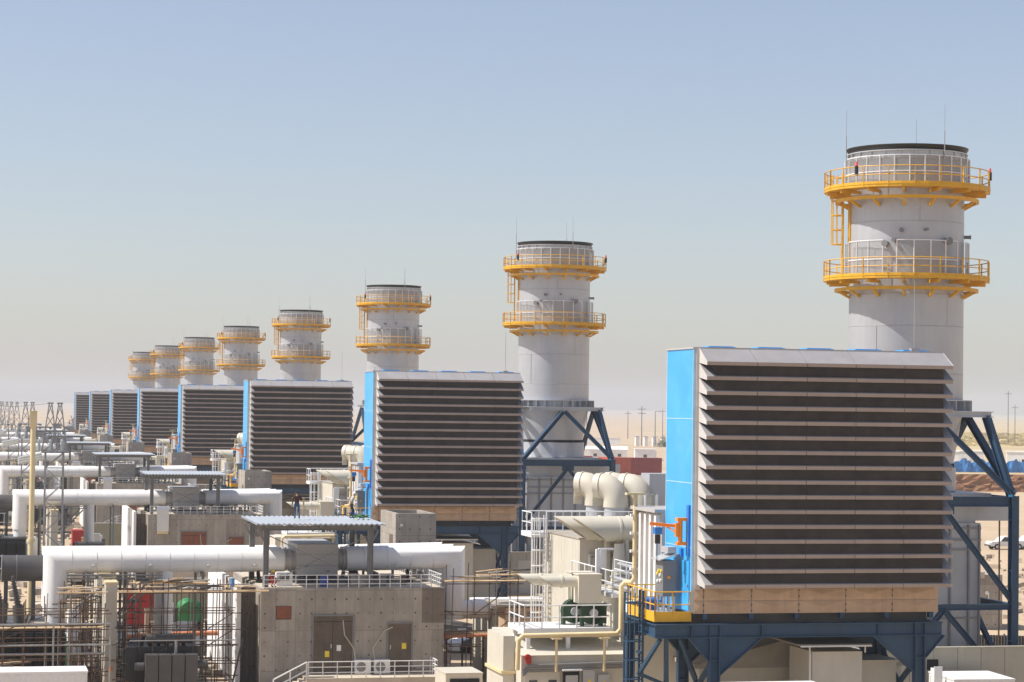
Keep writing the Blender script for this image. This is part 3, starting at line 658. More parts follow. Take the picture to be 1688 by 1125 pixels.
# ================================================================ UNIT: TURBINE ENCLOSURE
def enclosure():
    t = unit("turbine_enclosure", "beige clad turbine enclosure left of the louvred air intake, {o} row", "enclosure", (38, 128, 0), "turbine enclosures along the row")
    X0 = 33.4
    b = MB(); b.box(X0, 45, 121.5, 129.5, 0, 10.3); b.build("wall", m_beige, t)
    r = MB(); r.box(X0-.05, 45.05, 121.45, 129.55, 10.3, 10.38); r.build("roof", m_roofb, t)
    s = MB()
    for i in range(13): y = 121.8+i*.6; s.box(X0-.007, X0-.001, y-.012, y+.012, .2, 10.2)
    s.build("cladding_seam", m_beige, t)
    o = MB(); o.box(X0-.03, X0-.001, 127.4, 128.1, 6.9, 9.9); o.build("louvre_panel", mat("panel_grey", (.45,.43,.39), .6), t)
    o = MB(); o.box(X0+.6, X0+2.4, 121.38, 121.48, 6.6, 9.3); o.box(X0+.5, X0+.6, 121.3, 121.48, 6.5, 9.4); o.box(X0+2.4, X0+2.5, 121.3, 121.48, 6.5, 9.4); o.box(X0+.5, X0+2.5, 121.3, 121.48, 9.4, 9.5); o.build("front_door", m_frame, t)
    a = MB(); a.box(X0-.02, 43, 111.0, 121.45, 0, 7.75); a.build("annex", m_beige, t)
    a = MB()
    for i in range(17): y = 111.3+i*.6; a.box(X0-.027, X0-.021, y-.012, y+.012, .2, 7.6)
    a.build("annex_seam", m_beige, t)
    a = MB(); a.box(X0+.2, 42.6, 111.3, 121.4, 7.76, 7.83); a.build("annex_roof", m_roofb, t)
    # machinery on the annex roof, under the duct
    for k in range(5):
        q = MB(); x = 35.0+k*1.3; q.cyl((x, 119.2, 7.83), (x, 119.2, 10.2), .5, 12, .28); q.cyl((x, 119.2, 7.83), (x, 119.2, 8.1), .62, 12); q.build("hopper_leg", m_duct, t, 40)
    for k in range(4):
        q = MB(); z = 8.1+k*.35; q.tube([(34.2+k*.2, 113.5, z), (34.2+k*.2, 118.5, z), (37.5, 118.5, z), (37.5, 118.5, 9.4)], .1, 8); q.build("service_pipe", m_galv, t, 40)
    f = unit("intake_duct", "grey ribbed duct joining the intake to the turbine, {o} row", "duct", (38, 109, 7.8), "intake ducts")
    b = MB(); b.box(X0+.12, 45.5, 106.82, 110.9, 7.9, 12.45); b.build("casing", m_frame, f)
    for i in range(5):
        q = MB(); y = 107.05+i*.85; q.box(X0-.12, X0+.119, y, y+.32, 7.95, 12.35); q.build("rib", mat("rib_white", (.72,.71,.69), .5) if i == 0 else RIB[0], f); RIB.append(1) if i else RIB.insert(0, bpy.data.materials["rib_white"])
    q = MB(); q.box(X0-.25, 45.5, 106.82, 111.0, 12.46, 12.62); q.build("top_flange", m_frame, f)
    q = MB(); q.box(X0-.6, X0+3, 106.85, 110.5, 7.3, 7.85); q.build("ledge", m_white, f)
    g = unit("vent_box", "plain grey sheet-metal vent box behind the blue housing, {o} row", "vent box", (40.6, 130, 10.4), "grey vent boxes")
    q = MB(); q.box(39.9, 42.4, 129.7, 131.4, 11.0, 13.7); q.build("casing", m_stack, g)
    q = MB(); q.box(39.5, 42.6, 129.6, 131.5, 10.39, 11.0); q.build("plinth", m_frame, g)
    q = MB(); q.tube([(39.5,129.2,10.4),(39.5,129.2,12.5),(40.2,129.2,12.5),(40.2,129.2,11.2)], .09, 8); q.build("pipe", m_rail, g, 40)
    # side duct with slanted mouth
    for k, (yy, xs) in enumerate(((119.6, 32.45), (120.9, 31.75))):
        d = unit("vent_duct", ("cream round duct with slanted open mouth, front of the pair, {o} row", "cream round duct with slanted mouth, rear of the pair, {o} row")[k], "vent duct", (35, yy, 10.25), "slant-mouthed vent ducts")
        rr = .66; cz = 10.95
        n = 28; vs = []; x1 = 39.5
        for i in range(n):
            a = 2*math.pi*i/n; y = yy+rr*math.cos(a); z = cz+rr*math.sin(a)
            xm = xs + (rr - rr*math.sin(a))*1.45
            vs += [(xm, y, z), (xs+2.6, y, z), (x1, y, z)]
        for i in range(n):
            a = 2*math.pi*i/n; y = yy+(rr-.04)*math.cos(a); z = cz+(rr-.04)*math.sin(a)
            xm = xs + (rr - rr*math.sin(a))*1.45
            vs += [(xm, y, z), (x1, y, z)]
        fs = []
        for i in range(n):
            j = (i+1) % n
            fs += [(3*i, 3*j, 3*j+1, 3*i+1), (3*i+1, 3*j+1, 3*j+2, 3*i+2)]
            o_ = 3*n
            fs += [(o_+2*i, o_+2*i+1, o_+2*j+1, o_+2*j), (3*i, o_+2*i, o_+2*j, 3*j)]
        fs.append(tuple(o_+2*i+1 for i in range(n)))
        mb = MB(); mb.add(vs, fs); mb.build("pipe", m_duct, d, 35)
        for x in (xs+2.6, xs+4.2):
            q = MB(); q.cyl((x-.05, yy, cz), (x+.05, yy, cz), rr+.05, 28); q.build("flange", m_duct, d, 35)
        for x in (xs+3.0, xs+5.4):
            q = MB(); q.prism([(x-.1, yy-.6, 7.85), (x+.1, yy-.6, 7.85), (x+.1, yy-.35, 10.4), (x-.1, yy-.35, 10.4)], (0, .5, 0)); q.build("support", m_duct, d)
    # exhaust elbows on the roof
    k = 0
    for (x, y) in ((37.35, 129.8), (38.95, 129.9), (36.9, 132.3), (38.7, 132.4)):
        e = unit("roof_elbow", ("large cream elbow duct on the enclosure roof, front left of four, {o} row", "large cream elbow duct on the enclosure roof, front right of four, {o} row",
                 "large cream elbow duct on the enclosure roof, back left of four, {o} row", "large cream elbow duct on the enclosure roof, back right of four, {o} row")[k], "elbow duct", (x, y, 10.4), "cream elbow ducts on the roof")
        q = MB(); q.cyl((x+.5, y, 10.38), (x+.5, y, 11.75), .66, 20); q.build("riser", m_stack, e, 40)
        dv = V((-.78, .62, 0)); P0 = V((x+.5, y, 0))
        pts = [P0+V((0,0,11.7)), P0+V((0,0,12.05))]+[P0+dv*(.85*(1-math.cos(R(a))))+V((0,0,12.1+.85*math.sin(R(a)))) for a in (15,30,45,60,75,90)]+[P0+dv*1.25+V((0,0,12.95))]
        q = MB(); q.tube(pts, .74, 22); q.build("bend", m_duct, e, 35)
        q = MB(); q.cyl(P0+dv*.86+V((0,0,12.95)), P0+dv*.93+V((0,0,12.95)), .79, 22); q.build("collar", m_duct, e, 35)
        q = MB(); e1 = P0+dv*1.25; q.bar(e1+V((0,0,11.75)), e1+V((0,0,12.95)), .5, .06); q.build("rain_skirt", m_duct, e)
        k += 1
    wk = unit("roof_walkway", "white railed walkway with caged ladder on the enclosure edge, {o} row", "walkway", (33.5, 129, 0), "white walkways on the enclosures")
    q = MB(); q.box(32.9, 39.5, 129.56, 130.6, 10.02, 10.3); q.box(32.3, 33.35, 128.2, 130.6, 10.02, 10.3); q.build("deck", m_rail, wk)
    q = MB(); railing(q, [(39.4, 128.9, 10.38), (33.4, 128.9, 10.38)], 1.1, .035, 1.0); railing(q, [(39.4, 130.55, 10.3), (32.35, 130.55, 10.3), (32.35, 128.3, 10.3)], 1.15, .035, 1.0); q.build("railing", m_rail, wk)
    q = MB(); caged_ladder(q, 33.1, 128.0, 0, 10.2, -1, 0, .55, 2.1, .04, .8); q.build("ladder", m_rail, wk)
    wk = unit("side_walkway", "pale steel side walkway with white handrails below the slanted duct, {o} row", "walkway", (33.5, 116, 7.8), "walkways below the ducts")
    q = MB(); q.box(32.6, 33.38, 112.2, 120.5, 7.85, 8.05); q.build("deck", m_rail, wk)
    q = MB(); railing(q, [(32.65, 120.4, 8.05), (32.65, 112.3, 8.05), (33.5, 112.3, 8.05)], 1.15, .035, 1.35); railing(q, [(34.4, 112.4, 7.83), (34.4, 118, 7.83)], 1.6, .03, 1.2, (.6, 1.1)); q.build("railing", m_rail, wk)
    q = MB(); q.box(32.35, 32.55, 114.4, 114.6, 6.6, 10.2); q.box(32.56, 32.85, 114.35, 114.65, 9.2, 10.2); q.box(32.5, 33.3, 114.4, 114.6, 10.15, 10.25); q.build("pipe_bracket", m_rail, wk)
    # cream fire line: vertical riser, offset, then long horizontal run
    p = unit("cream_pipe_run", "cream pipe rising beside the blue intake then crossing the module, {o} row", "pipe", (32.6, 112, 0), "cream pipe runs")
    q = MB(); q.tube([(33.2, 110.3, 13.2), (33.2, 110.3, 9.0), (33.05, 110.35, 8.8), (32.85, 110.75, 8.78), (32.66, 110.8, 8.55), (32.66, 110.8, 6.4), (32.45, 110.8, 6.17), (27.6, 110.8, 6.12), (27.35, 110.85, 5.9), (27.35, 111.0, 4.4)], .12, 10); q.build("pipe", m_cream, p, 40)
    for z in (9.4, 10.3, 11.2, 12.1):
        q = MB(); q.box(32.95, 33.5, 110.22, 110.38, z, z+.14); q.build("clamp", m_white, p)
    for x in (28.7, 31.2):
        q = MB(); q.cyl((x+.6, 110.75, 6.05), (x+.6, 110.75, 4.3), .07, 8); q.box(x+.35, x+.85, 110.55, 110.95, 5.93, 6.0); q.build("hanger", m_cream, p)
    q = MB(); q.box(32.7, 33.7, 110.1, 110.5, 13.2, 13.3); q.build("bracket", m_cream, p)
RIB = []
enclosure()

def module():
    t = unit("auxiliary_module", "beige auxiliary module with doors and boxes below the fan platform, {o} row", "equipment module", (29, 114, 0), "auxiliary modules")
    b = MB(); b.box(27.6, 33.36, 111.2, 117.5, 0, 5.1); b.build("body", m_beige, t)
    r = MB(); r.prism([(27.56, 111.1, 5.1), (27.56, 117.6, 5.1), (27.56, 117.6, 5.9), (27.56, 114, 5.65)], (5.8, 0, 0)); r.build("sloped_roof", m_beige, t)
    b = MB(); b.box(26.95, 27.55, 112.4, 116, 0, 5.95); b.build("side_tower", m_beige, t)
    b = MB(); b.box(26.85, 27.58, 112.28, 112.38, 4.05, 4.2); b.box(26.83, 26.93, 112.4, 116, 4.05, 4.2); b.build("cornice", m_cream, t)
    d = MB(); d.box(27.75, 29.6, 111.13, 111.19, 1.2, 4.25); dd = d.build("door", m_beige, t)
    for x in (28.0, 29.0):
        q = MB(); q.box(x, x+.42, 111.1, 111.128, 2.6, 3.85); q.build("pane", m_win, dd)
    for x, z, w_, h_ in ((30.75, 3.35, .62, 1.0), (31.55, 3.35, .6, .75)):
        q = MB(); q.box(x, x+w_, 110.95, 111.18, z, z+h_); o = q.build("junction_box", m_galv, t)
        q = MB(); q.prism([(x+w_*.4, 110.94, z+h_*.4), (x+w_*.7, 110.94, z+h_*.4), (x+w_*.55, 110.94, z+h_*.62)], (0, .008, 0)); q.build("warning_mark", m_ywarn, o)
    q = MB(); q.box(29.75, 30.55, 110.9, 111.18, 3.5, 4.3); o = q.build("gauge_panel", m_dark, t)
    q = MB(); q.box(29.83, 30.47, 110.87, 110.899, 3.58, 4.1); q.build("face", m_galv, o)
    q = MB(); q.box(29.65, 30.65, 110.7, 111.15, 4.33, 4.41); q.build("hood", m_white, o)
    q = MB()
    for k in range(3): q.tube([(27.65, 111.0, 4.35-k*.13), (27.9, 110.95, 4.62-k*.13), (32.9, 110.95, 4.72-k*.13)], .05, 8)
    q.build("conduit", m_steel, t, 40)
    q = MB(); q.box(27.7, 28.3, 110.9, 111.18, .9, 2.5); q.build("white_box", m_white, t)
    q = MB(); q.cyl((27.9, 110.95, 5.0), (27.9, 111.15, 5.0), .17, 12); q.box(27.8, 28.05, 110.9, 111.1, 4.7, 4.95); q.build("hose_reel", m_red, t)
    # fan platform
    p = unit("fan_platform", "white railed platform carrying two green blowers, {o} row", "platform", (30, 113.5, 5.7), "white fan platforms")
    q = MB(); q.box(27.9, 32.6, 112.0, 115.4, 6.1, 6.36); q.build("deck", m_rail, p)
    q = MB(); railing(q, [(27.95, 115.3, 6.36), (27.95, 112.05, 6.36), (32.5, 112.05, 6.36), (32.5, 115.3, 6.36)], 1.15, .035, .95); q.build("railing", m_rail, p)
    for x in (28.2, 30.3, 32.3):
        for yy in (112.2, 114.9): q = MB(); q.box(x-.1, x+.1, yy, yy+.2, 5.2, 6.1); q.build("leg", m_rail, p)
    for k, (x, y) in enumerate(((31.0, 114.0), (31.75, 113.1))):
        f = unit("green_blower", ("dark green blower and motor, left one on the fan platform, {o} row", "dark green blower and motor, right one on the fan platform, {o} row")[k], "blower", (x, y, 6.36), "green blowers")
        q = MB(); q.cyl((x, y-.35, 7.05), (x, y+.15, 7.05), .62, 20); q.build("scroll", m_dgreen, f, 40)
        q = MB(); q.cyl((x, y-.55, 7.05), (x, y-.36, 7.05), .22, 14); q.build("motor_end", m_galv, f, 40)
        q = MB(); q.box(x-.1, x+.72, y-.35, y+.15, 6.5, 7.5); q.build("casing", m_dgreen, f)
        q = MB(); q.box(x-.6, x-.45, y-.3, y+.1, 6.36, 6.9); q.box(x+.4, x+.55, y-.3, y+.1, 6.36, 6.52); q.build("foot", m_dgreen, f)
    for k, (yy, xs) in enumerate(((113.0, 28.85), (114.4, 28.1))):
        d = unit("fan_outlet_duct", ("thin cream duct with slanted mouth above the green blowers, front, {o} row", "thin cream duct with slanted mouth above the green blowers, rear, {o} row")[k], "duct", (31.4, yy, 7.5), "thin fan outlet ducts")
        rr = .3; cz = 8.65; n = 18; vs = []
        for i in range(n):
            a = 2*math.pi*i/n; vs += [(xs+(rr-rr*math.sin(a))*1.5, yy+rr*math.cos(a), cz+rr*math.sin(a)), (31.0, yy+rr*math.cos(a), cz+rr*math.sin(a))]
        mb = MB(); mb.add(vs, [(2*i, 2*((i+1) % n), 2*((i+1) % n)+1, 2*i+1) for i in range(n)]); mb.build("pipe", m_duct, d, 40)
        q = MB(); q.cyl((xs+1.2, yy, cz), (xs+1.3, yy, cz), rr+.04, 18); q.build("flange", m_duct, d, 40)
        q = MB(); q.box(30.9, 32.1, yy-.5, yy+.5, 7.55, 9.0); q.box(30.85, 32.15, yy-.55, yy+.55, 9.001, 9.05); q.build("box", m_duct, d)
    sh = unit("generator_cover", "pale flat-roofed generator cover beside the concrete building, {o} row", "enclosure", (36, 136, 0), "generator covers", lift=.3)
    q = MB(); q.box(33.6, 39, 143, 149, 0, 4.6); q.build("wall", m_beige, sh)
    q = MB(); q.box(33.4, 39.2, 142.8, 149.2, 4.6, 4.78); q.build("roof", m_white, sh)
    ck = unit("switch_cabinets", "row of tan switch cabinets with grey roof behind the scaffold, {o} row", "cabinet", (35, 141, 0), "tan switch cabinets", lift=.3)
    for k in range(3):
        q = MB(); q.box(33.7+k*1.15, 34.83+k*1.15, 140, 142, 1.4, 4.9); o = q.build("cabinet", m_tan, ck)
        q = MB(); q.box(33.95+k*1.15, 34.5+k*1.15, 139.96, 139.999, 4.3, 4.6); q.build("louvre", m_steel, o)
        q = MB(); q.box(34.1+k*1.15, 34.25+k*1.15, 139.97, 139.999, 3.8, 3.95); q.build("warning_mark", m_ywarn, o)
    q = MB(); q.prism([(33.0, 139.5, 5.0), (37.4, 139.5, 5.0), (37.4, 139.5, 5.1), (33.0, 139.5, 5.1)], (0, 3.4, .1)); q.build("roof", m_roofb, ck)
module()

def sheds():
    t = unit("gable_shed", "beige gabled shed under the blue intake frame, {o} row", "shed", (39, 109, 0), "beige gabled sheds")
    b = MB(); b.box(35.8, 46.5, 107.6, 118, 0, 4.75); b.build("wall", m_beige, t)
    r = MB(); r.prism([(35.5, 107.4, 4.75), (46.8, 107.4, 4.75), (46.8, 107.4, 4.95), (41, 107.4, 6.3), (35.5, 107.4, 4.95)], (0, 10.8, 0)); r.build("roof", m_roofb, t)
    k = unit("flat_roof_kiosk", "beige kiosk with thin flat canopy roof under the intake, {o} row", "kiosk", (41.6, 105, 0), "beige kiosks")
    b = MB(); b.box(40.1, 42.66, 103.4, 106.5, 0, 5.95); b.build("wall", m_beige, k)
    b = MB(); b.box(42.69, 44.9, 104.5, 107.3, 0, 5.3); b.box(42.69, 45.0, 104.4, 107.4, 5.3, 5.4); b.build("side_room", m_beige, k)
    r = MB(); r.box(39.2, 42.95, 102.95, 106.8, 6.28, 6.36); r.build("canopy", m_roofb, k)
    for x in (39.9, 42.75):
        q = MB(); q.bar((x, 103.25, 5.9), (x, 103.25, 6.28), .06); q.build("post", m_rail, k)
    q = MB(); q.cyl((39.9, 103.2, 0), (39.9, 103.2, 5.9), .05, 8); q.bar((39.3, 102.9, 6.27), (42.95, 102.9, 6.27), .08); q.build("downpipe", m_rail, k)
    f = unit("panel_wall", "low beige clad wall round the stack base, {o} row", "wall", (58, 124, 0), "low beige walls")
    q = MB(); q.box(47, 66.5, 123.3, 123.5, 0, 3.85)
    q.box(47, 66.5, 123.22, 123.58, 3.851, 3.91); q.build("panel", m_wallp, f)
    q = MB()
    for k in range(13): q.box(47.8+k*1.5, 47.83+k*1.5, 123.288, 123.299, .05, 3.83)
    q.build("panel_joint", m_steel, f, kind="stuff")
    q = MB(); q.box(51.5, 53.2, 123.26, 123.299, 0, 3.1); q.build("door", m_beige, f)
    q = MB(); q.box(54.9, 55.6, 123.27, 123.299, 2.6, 3.2); q.build("opening", m_dark, f)
sheds()

# ================================================================ UNIT: ELECTRICAL BUILDING
LIFT = 0.35
def electrical():
    t = unit("concrete_building", "raw concrete electrical building with doors and rooftop railing, {o} row", "building", (23, 145, 0), "concrete buildings along the row", lift=LIFT)
    X0, X1, Y0, Y1, Z1 = 18.05, 29.5, 139.0, 153.5, 6.25
    b = MB(); b.box(X0, X1, Y0, Y1, 0, Z1); b.build("wall", m_conc, t)
    b = MB(); b.box(28.1, X1+.01, Y0-.012, Y0-.001, 4.1, Z1); b.build("dark_patch", m_conc2, t)
    r = MB(); r.box(X0+.15, X1-.15, Y0+.15, Y1, Z1, Z1+.05); r.build("roof", m_clean, t)
    d = MB(); d.box(21.33, 23.74, Y0-.03, Y0-.001, 1.05, 4.56); d1 = d.build("double_door", m_rust, t)
    d = MB(); d.box(22.50, 22.54, Y0-.036, Y0-.031, 1.05, 4.2); d.box(21.33, 23.74, Y0-.036, Y0-.031, 4.2, 4.25); d.build("gap", m_black, d1)
    d = MB(); d.box(22.05, 22.32, Y0-.04, Y0-.031, 2.05, 2.42); d.build("yellow_sign", m_ywarn, d1)
    d = MB(); d.box(22.78, 23.05, Y0-.04, Y0-.031, 2.42, 2.78); d.box(22.85, 22.98, Y0-.043, Y0-.04, 2.5, 2.7); d.build("white_sign", m_white, d1)
    for (xa, xb, zt, dd_) in ((21.33, 23.74, 4.56, d1),):
        q = MB(); q.box(xa-.09, xa-.001, Y0-.08, Y0-.002, 1.05, zt+.09); q.box(xb+.001, xb+.09, Y0-.08, Y0-.002, 1.05, zt+.09); q.box(xa, xb, Y0-.08, Y0-.002, zt+.001, zt+.09); q.build("frame", m_steel, dd_)
        q = MB(); q.box(22.4, 22.46, Y0-.09, Y0-.037, 2.6, 2.85); q.build("handle", m_galv, dd_)
    d = MB(); d.box(25.99, 27.44, Y0-.03, Y0-.001, 1.05, 4.07); d2 = d.build("single_door", m_rust, t)
    d = MB(); d.box(26.85, 27.13, Y0-.04, Y0-.031, 2.5, 2.86); d.build("yellow_sign", m_ywarn, d2)
    q = MB(); q.box(25.9, 25.989, Y0-.08, Y0-.002, 1.05, 4.16); q.box(27.441, 27.53, Y0-.08, Y0-.002, 1.05, 4.16); q.box(25.99, 27.44, Y0-.08, Y0-.002, 4.071, 4.16); q.build("frame", m_steel, d2)
    q = MB(); q.box(26.1, 26.16, Y0-.09, Y0-.031, 2.5, 2.75); q.build("handle", m_galv, d2)
    w_ = MB(); w_.box(19.0, 19.95, Y0-.02, Y0-.001, 4.38, 5.2); wo = w_.build("window_opening", m_dark, t)
    w_ = MB(); w_.box(19.03, 19.92, Y0-.028, Y0-.021, 4.42, 5.18); w_.build("shutter", m_rust2, wo)
    r = MB(); railing(r, [(X0+.2, Y0+.1, Z1), (X1-.15, Y0+.1, Z1), (X1-.15, Y1-.2, Z1)], .82, .026, .66, (.28, .55)); r.build("railing", m_rail, t)
    c = MB(); c.box(X0-.03, X0+.05, Y0-.03, Y0+.05, 0, Z1+.05); c.build("lit_edge_strip", m_clean, t)  # pale strip paints the sunlit edge of the left face
    # penthouse
    p = unit("roof_penthouse", "small concrete rooftop room open at the top, {o} row", "rooftop room", (30.8, 158, 0), "concrete rooftop rooms", lift=LIFT)
    b = MB(); x0, x1, y0, y1, z = 29.4, 32.25, 155.0, 160.8, 10.1; w0 = .28
    b.box(x0, x1, y0, y0+w0, 0, z); b.box(x0, x1, y1-w0, y1, 0, z); b.box(x0, x0+w0, y0+w0, y1-w0, 0, z); b.box(x1-w0, x1, y0+w0, y1-w0, 0, z); b.box(x0+w0, x1-w0, y0+w0, y1-w0, 9.0, 9.2)
    b.build("wall", m_conc, p)
    o = MB(); o.box(x0-.02, x0-.001, 156.0, 157.3, 6.4, 8.6); o.build("opening", m_rust, p)
    o = MB(); o.cyl((29.8, y0-.002, 9.3), (29.8, y0-.05, 9.3), .1, 12); o.build("pipe_stub", m_white, p)
    # stair landing
    s = unit("stair_landing", "concrete stair and landing with white railings before the rusty doors, {o} row", "stairs", (24, 137.6, 0), "concrete stair landings", lift=LIFT)
    b = MB(); b.box(20.6, 28.75, 136.6, 138.97, 0, 1.02); b.build("landing", m_clean, s)
    for i in range(6):
        q = MB(); q.box(20.6-.3*(i+1), 20.6-.3*i, 136.6, 138.6, 0, 1.02-.17*(i+1)+.001*i); q.build("step", m_clean, s)
    r = MB(); railing(r, [(28.65, 138.9, 1.02), (28.65, 136.7, 1.02), (20.7, 136.7, 1.02)], 1.0, .03, .85, (.35, .68)); railing(r, [(20.6, 136.7, 1.02), (18.6, 136.7, 0)], 1.0, .045, 1.0, (.5,)); r.build("railing", m_rail, s)
    for k, x in enumerate((23.85, 25.05)):
        a = unit("air_conditioner", ("white outdoor air conditioner, left one on the landing, {o} row", "white outdoor air conditioner, right one on the landing, {o} row")[k], "air conditioner", (x+.5, 138.5, 1.02), "air conditioners on the landings", lift=LIFT)
        q = MB(); q.box(x, x+.98, 138.4, 138.85, 1.06, 1.9); q.build("body", m_white, a)
        q = MB(); q.cyl((x+.38, 138.4, 1.48), (x+.38, 138.36, 1.48), .3, 20); q.build("fan_grille", m_steel, a)
        q = MB(); q.tube([(x+.05,138.6,1.9),(x-.05,138.7,2.6),(x-.6+1.3*k,138.93,3.4+.25*k),(x-.7+1.9*k,138.95,4.3 if k == 0 else 3.85)], .035, 6); q.build("refrigerant_pipe", m_clean, a)
    # cable shaft and recess left of the building
    c = unit("cable_shaft", "white wall with dark cable ladders left of the concrete building, {o} row", "wall", (17, 146, 0), "white cable shaft walls", lift=LIFT)
    b = MB(); b.box(16.75, 17.0, 140.2, 157, 0, 6.5); b.build("wall", m_white, c)
    b = MB(); b.box(17.02, 18.02, 141.5, 141.7, 0, 6.2); b.build("recess_back", m_conc2, c)  # recess shade put into the darker concrete colour
    b = MB()
    for x in (17.1, 17.45): b.box(x, x+.07, 140.8, 140.87, 0, 6.3)
    for i in range(6): b.box(17.12, 17.5, 140.8, 140.86, .6+i*1.0, .68+i*1.0)
    b.bar((16.4, 139.8, 0), (17.1, 139.8, 3.2), .1); b.build("cable_ladder", m_char, c)
    # canopy over the breaker
    k = unit("corrugated_canopy", "corrugated steel canopy on grey posts over the white ducts, {o} row", "canopy", (21.8, 143, 6.3), "corrugated canopies", lift=LIFT)
    xa, xb, ya, yb = 17.75, 25.75, 139.0, 147.2; n = 25*8; vs = []
    for i in range(n+1):
        x = xa+(xb-xa)*i/n; dz = .032*math.sin(2*math.pi*i/8)
        vs += [(x, ya, 10.22+dz), (x, yb, 10.30+dz), (x, ya, 10.14+dz), (x, yb, 10.22+dz)]
    fs = []
    for i in range(n):
        a, b_ = 4*i, 4*(i+1); fs += [(a, a+1, b_+1, b_), (a+2, b_+2, b_+3, a+3), (a, b_, b_+2, a+2), (a+1, a+3, b_+3, b_+1)]
    mb = MB(); mb.add(vs, fs); mb.build("roof_sheet", m_sheet, k, 60)
    q = MB(); q.ibeam((18.1, 139.7, 9.93), (25.3, 139.7, 9.93), .3, .18, .03); q.build("front_purlin", m_steel, k)
    q = MB(); q.ibeam((18.1, 146.6, 10.0), (25.3, 146.6, 10.0), .3, .18, .03); q.build("rear_purlin", m_steel, k)
    for i in range(5): q = MB(); x = 18.4+i*1.65; q.bar((x, 139.1, 10.04), (x, 147, 10.1), .1, .12); q.build("rafter", m_steel, k)
    for x in (18.42, 24.92):
        for y in (139.7, 146.6):
            q = MB(); q.ibeam((x, y, 6.3), (x, y, 9.78), .34, .3, .04, up=(1,0,0)); q.build("post", m_steel, k)
            q = MB(); kx = 1 if x < 20 else -1; q.bar((x, y, 8.9), (x-kx*.5, y, 9.8), .12); q.build("knee_brace", m_steel, k)
    q = MB(); q.bar((18.5, 139.72, 9.5), (24.9, 139.72, 6.5), .06); q.bar((24.9, 139.78, 9.5), (18.5, 139.78, 6.5), .06); q.build("cross_brace", m_steel, k)
    # bus ducts
    d = unit("bus_duct", "fat white triple duct crossing above the concrete building, {o} row", "duct", (18, 145, 3), "white triple ducts along the row", lift=LIFT)
    for i in range(3):
        y = 144.0+i*1.95; dx = -i*.35
        q = MB()
        q.tube([(5.95+dx*0+.0, y, 4.55), (5.95, y, 7.62), (20.1, y, 7.66)], .72, 28); q.build("pipe", m_white, d, 30)
        q = MB()
        q.tube([(24.1, y, 7.68), (31.15+dx, y, 7.82), (31.15+dx, y, 3.85)], .72, 28); q.build("pipe", m_white, d, 30)
        if i == 0: q = MB(); q.cyl((31.3, y, 4.45), (33.5, y, 4.45), .6, 24); q.build("pipe", m_white, d, 30)
        for xa in (20.0, 23.4):
            q = MB(); q.cyl((xa, y, 7.66), (xa+.8, y, 7.66), .60, 24)
            for x in (xa+.15, xa+.5): q.cyl((x-.04, y, 7.66), (x+.04, y, 7.66), .70, 24)
            q.build("bellows", m_frame, d, 35)
        q = MB()
        for x in (6.9, 8.4, 9.9, 11.4, 12.9, 14.4, 15.9, 17.4, 18.9, 25.2, 26.7, 28.2, 29.7): q.cyl((x-.015, y, 7.64+(.1 if x > 22 else 0)), (x+.015, y, 7.64+(.1 if x > 22 else 0)), .735, 28)
        for x in (8.2, 11.7, 15.3, 18.2, 27.3): q.cyl((x, y-.70, 7.35), (x, y-.76, 7.33), .13, 12)
        if i == 0: q.cyl((33.3, y, 4.45), (33.5, y, 4.45), .72, 24); q.cyl((32.3, y, 4.45), (32.36, y, 4.45), .63, 24)
        q.build("joint_band", m_band, d, 35)
        q = MB(); q.cyl((5.95, y, 4.54), (5.95, y, 3.85), .62, 20); q.build("bushing_box", m_white, d, 35)
        q = MB(); q.cyl((12.75, y, 7.1), (12.75, y, 2.75), .40, 18); q.build("drop_pipe", m_white, d, 35)
    q = MB(); q.box(20.8, 23.42, 142.9, 149.2, 6.75, 8.72); q.build("breaker_box", m_frame, d)
    q = MB()
    for z in (7.4, 8.1): q.box(20.79, 23.43, 142.88, 142.899, z-.012, z+.012)
    q.box(21.3, 21.5, 142.86, 142.899, 7.3, 7.38); q.box(22.7, 22.9, 142.86, 142.899, 7.0, 7.08); q.build("box_seam", m_steel, d)
    for x in (7.9, 10.2, 15.0, 19.6, 26.0, 29.0):
        q = MB(); b0 = 6.3 if 18.2 < x < 29.4 else 0
        for y in (143.6, 148.3): q.bar((x, y, b0), (x, y, 6.75), .16)
        q.bar((x, 143.2, 6.8), (x, 148.7, 6.8), .2); q.build("trestle", m_steel, d)
    # roof clutter
    rr = random.Random(3)
    for k in range(9):
        x = 18.8+rr.random()*10.0; y = 140.0+rr.random()*2.0; 
        if 21 < x < 23.3: x += 2.5
        hh = .3+rr.random()*.4; q = MB(); ww = .25+rr.random()*.45
        q.box(x, x+ww, y, y+.4, Z1+.05, Z1+.05+hh); q.box(x-.03, x+ww+.03, y-.03, y+.43, Z1+.051+hh, Z1+.09+hh)
        q.build("roof_equipment", [m_char, m_steel, m_clean, m_rust][k % 4], d)
    q = MB()
    for i in range(3):
        x = 21.0+i*.9; q.box(x, x+.6, 143.0, 143.6, Z1+.06, Z1+.45)
    q.build("drive_box", m_char, d)
    for k in range(10):
        x = 18.6+k*1.05; q = MB(); q.bar((x, 143.1+rr.random(), Z1+.06), (x+rr.uniform(-.2,.2), 143.4+rr.random(), 6.95), .18, .25); q.box(x-.3, x+.25, 143.0, 143.5, Z1+.06, Z1+.2+rr.random()*.3); q.build("duct_support", [m_black, m_char, m_steel][k % 3], d)
electrical()

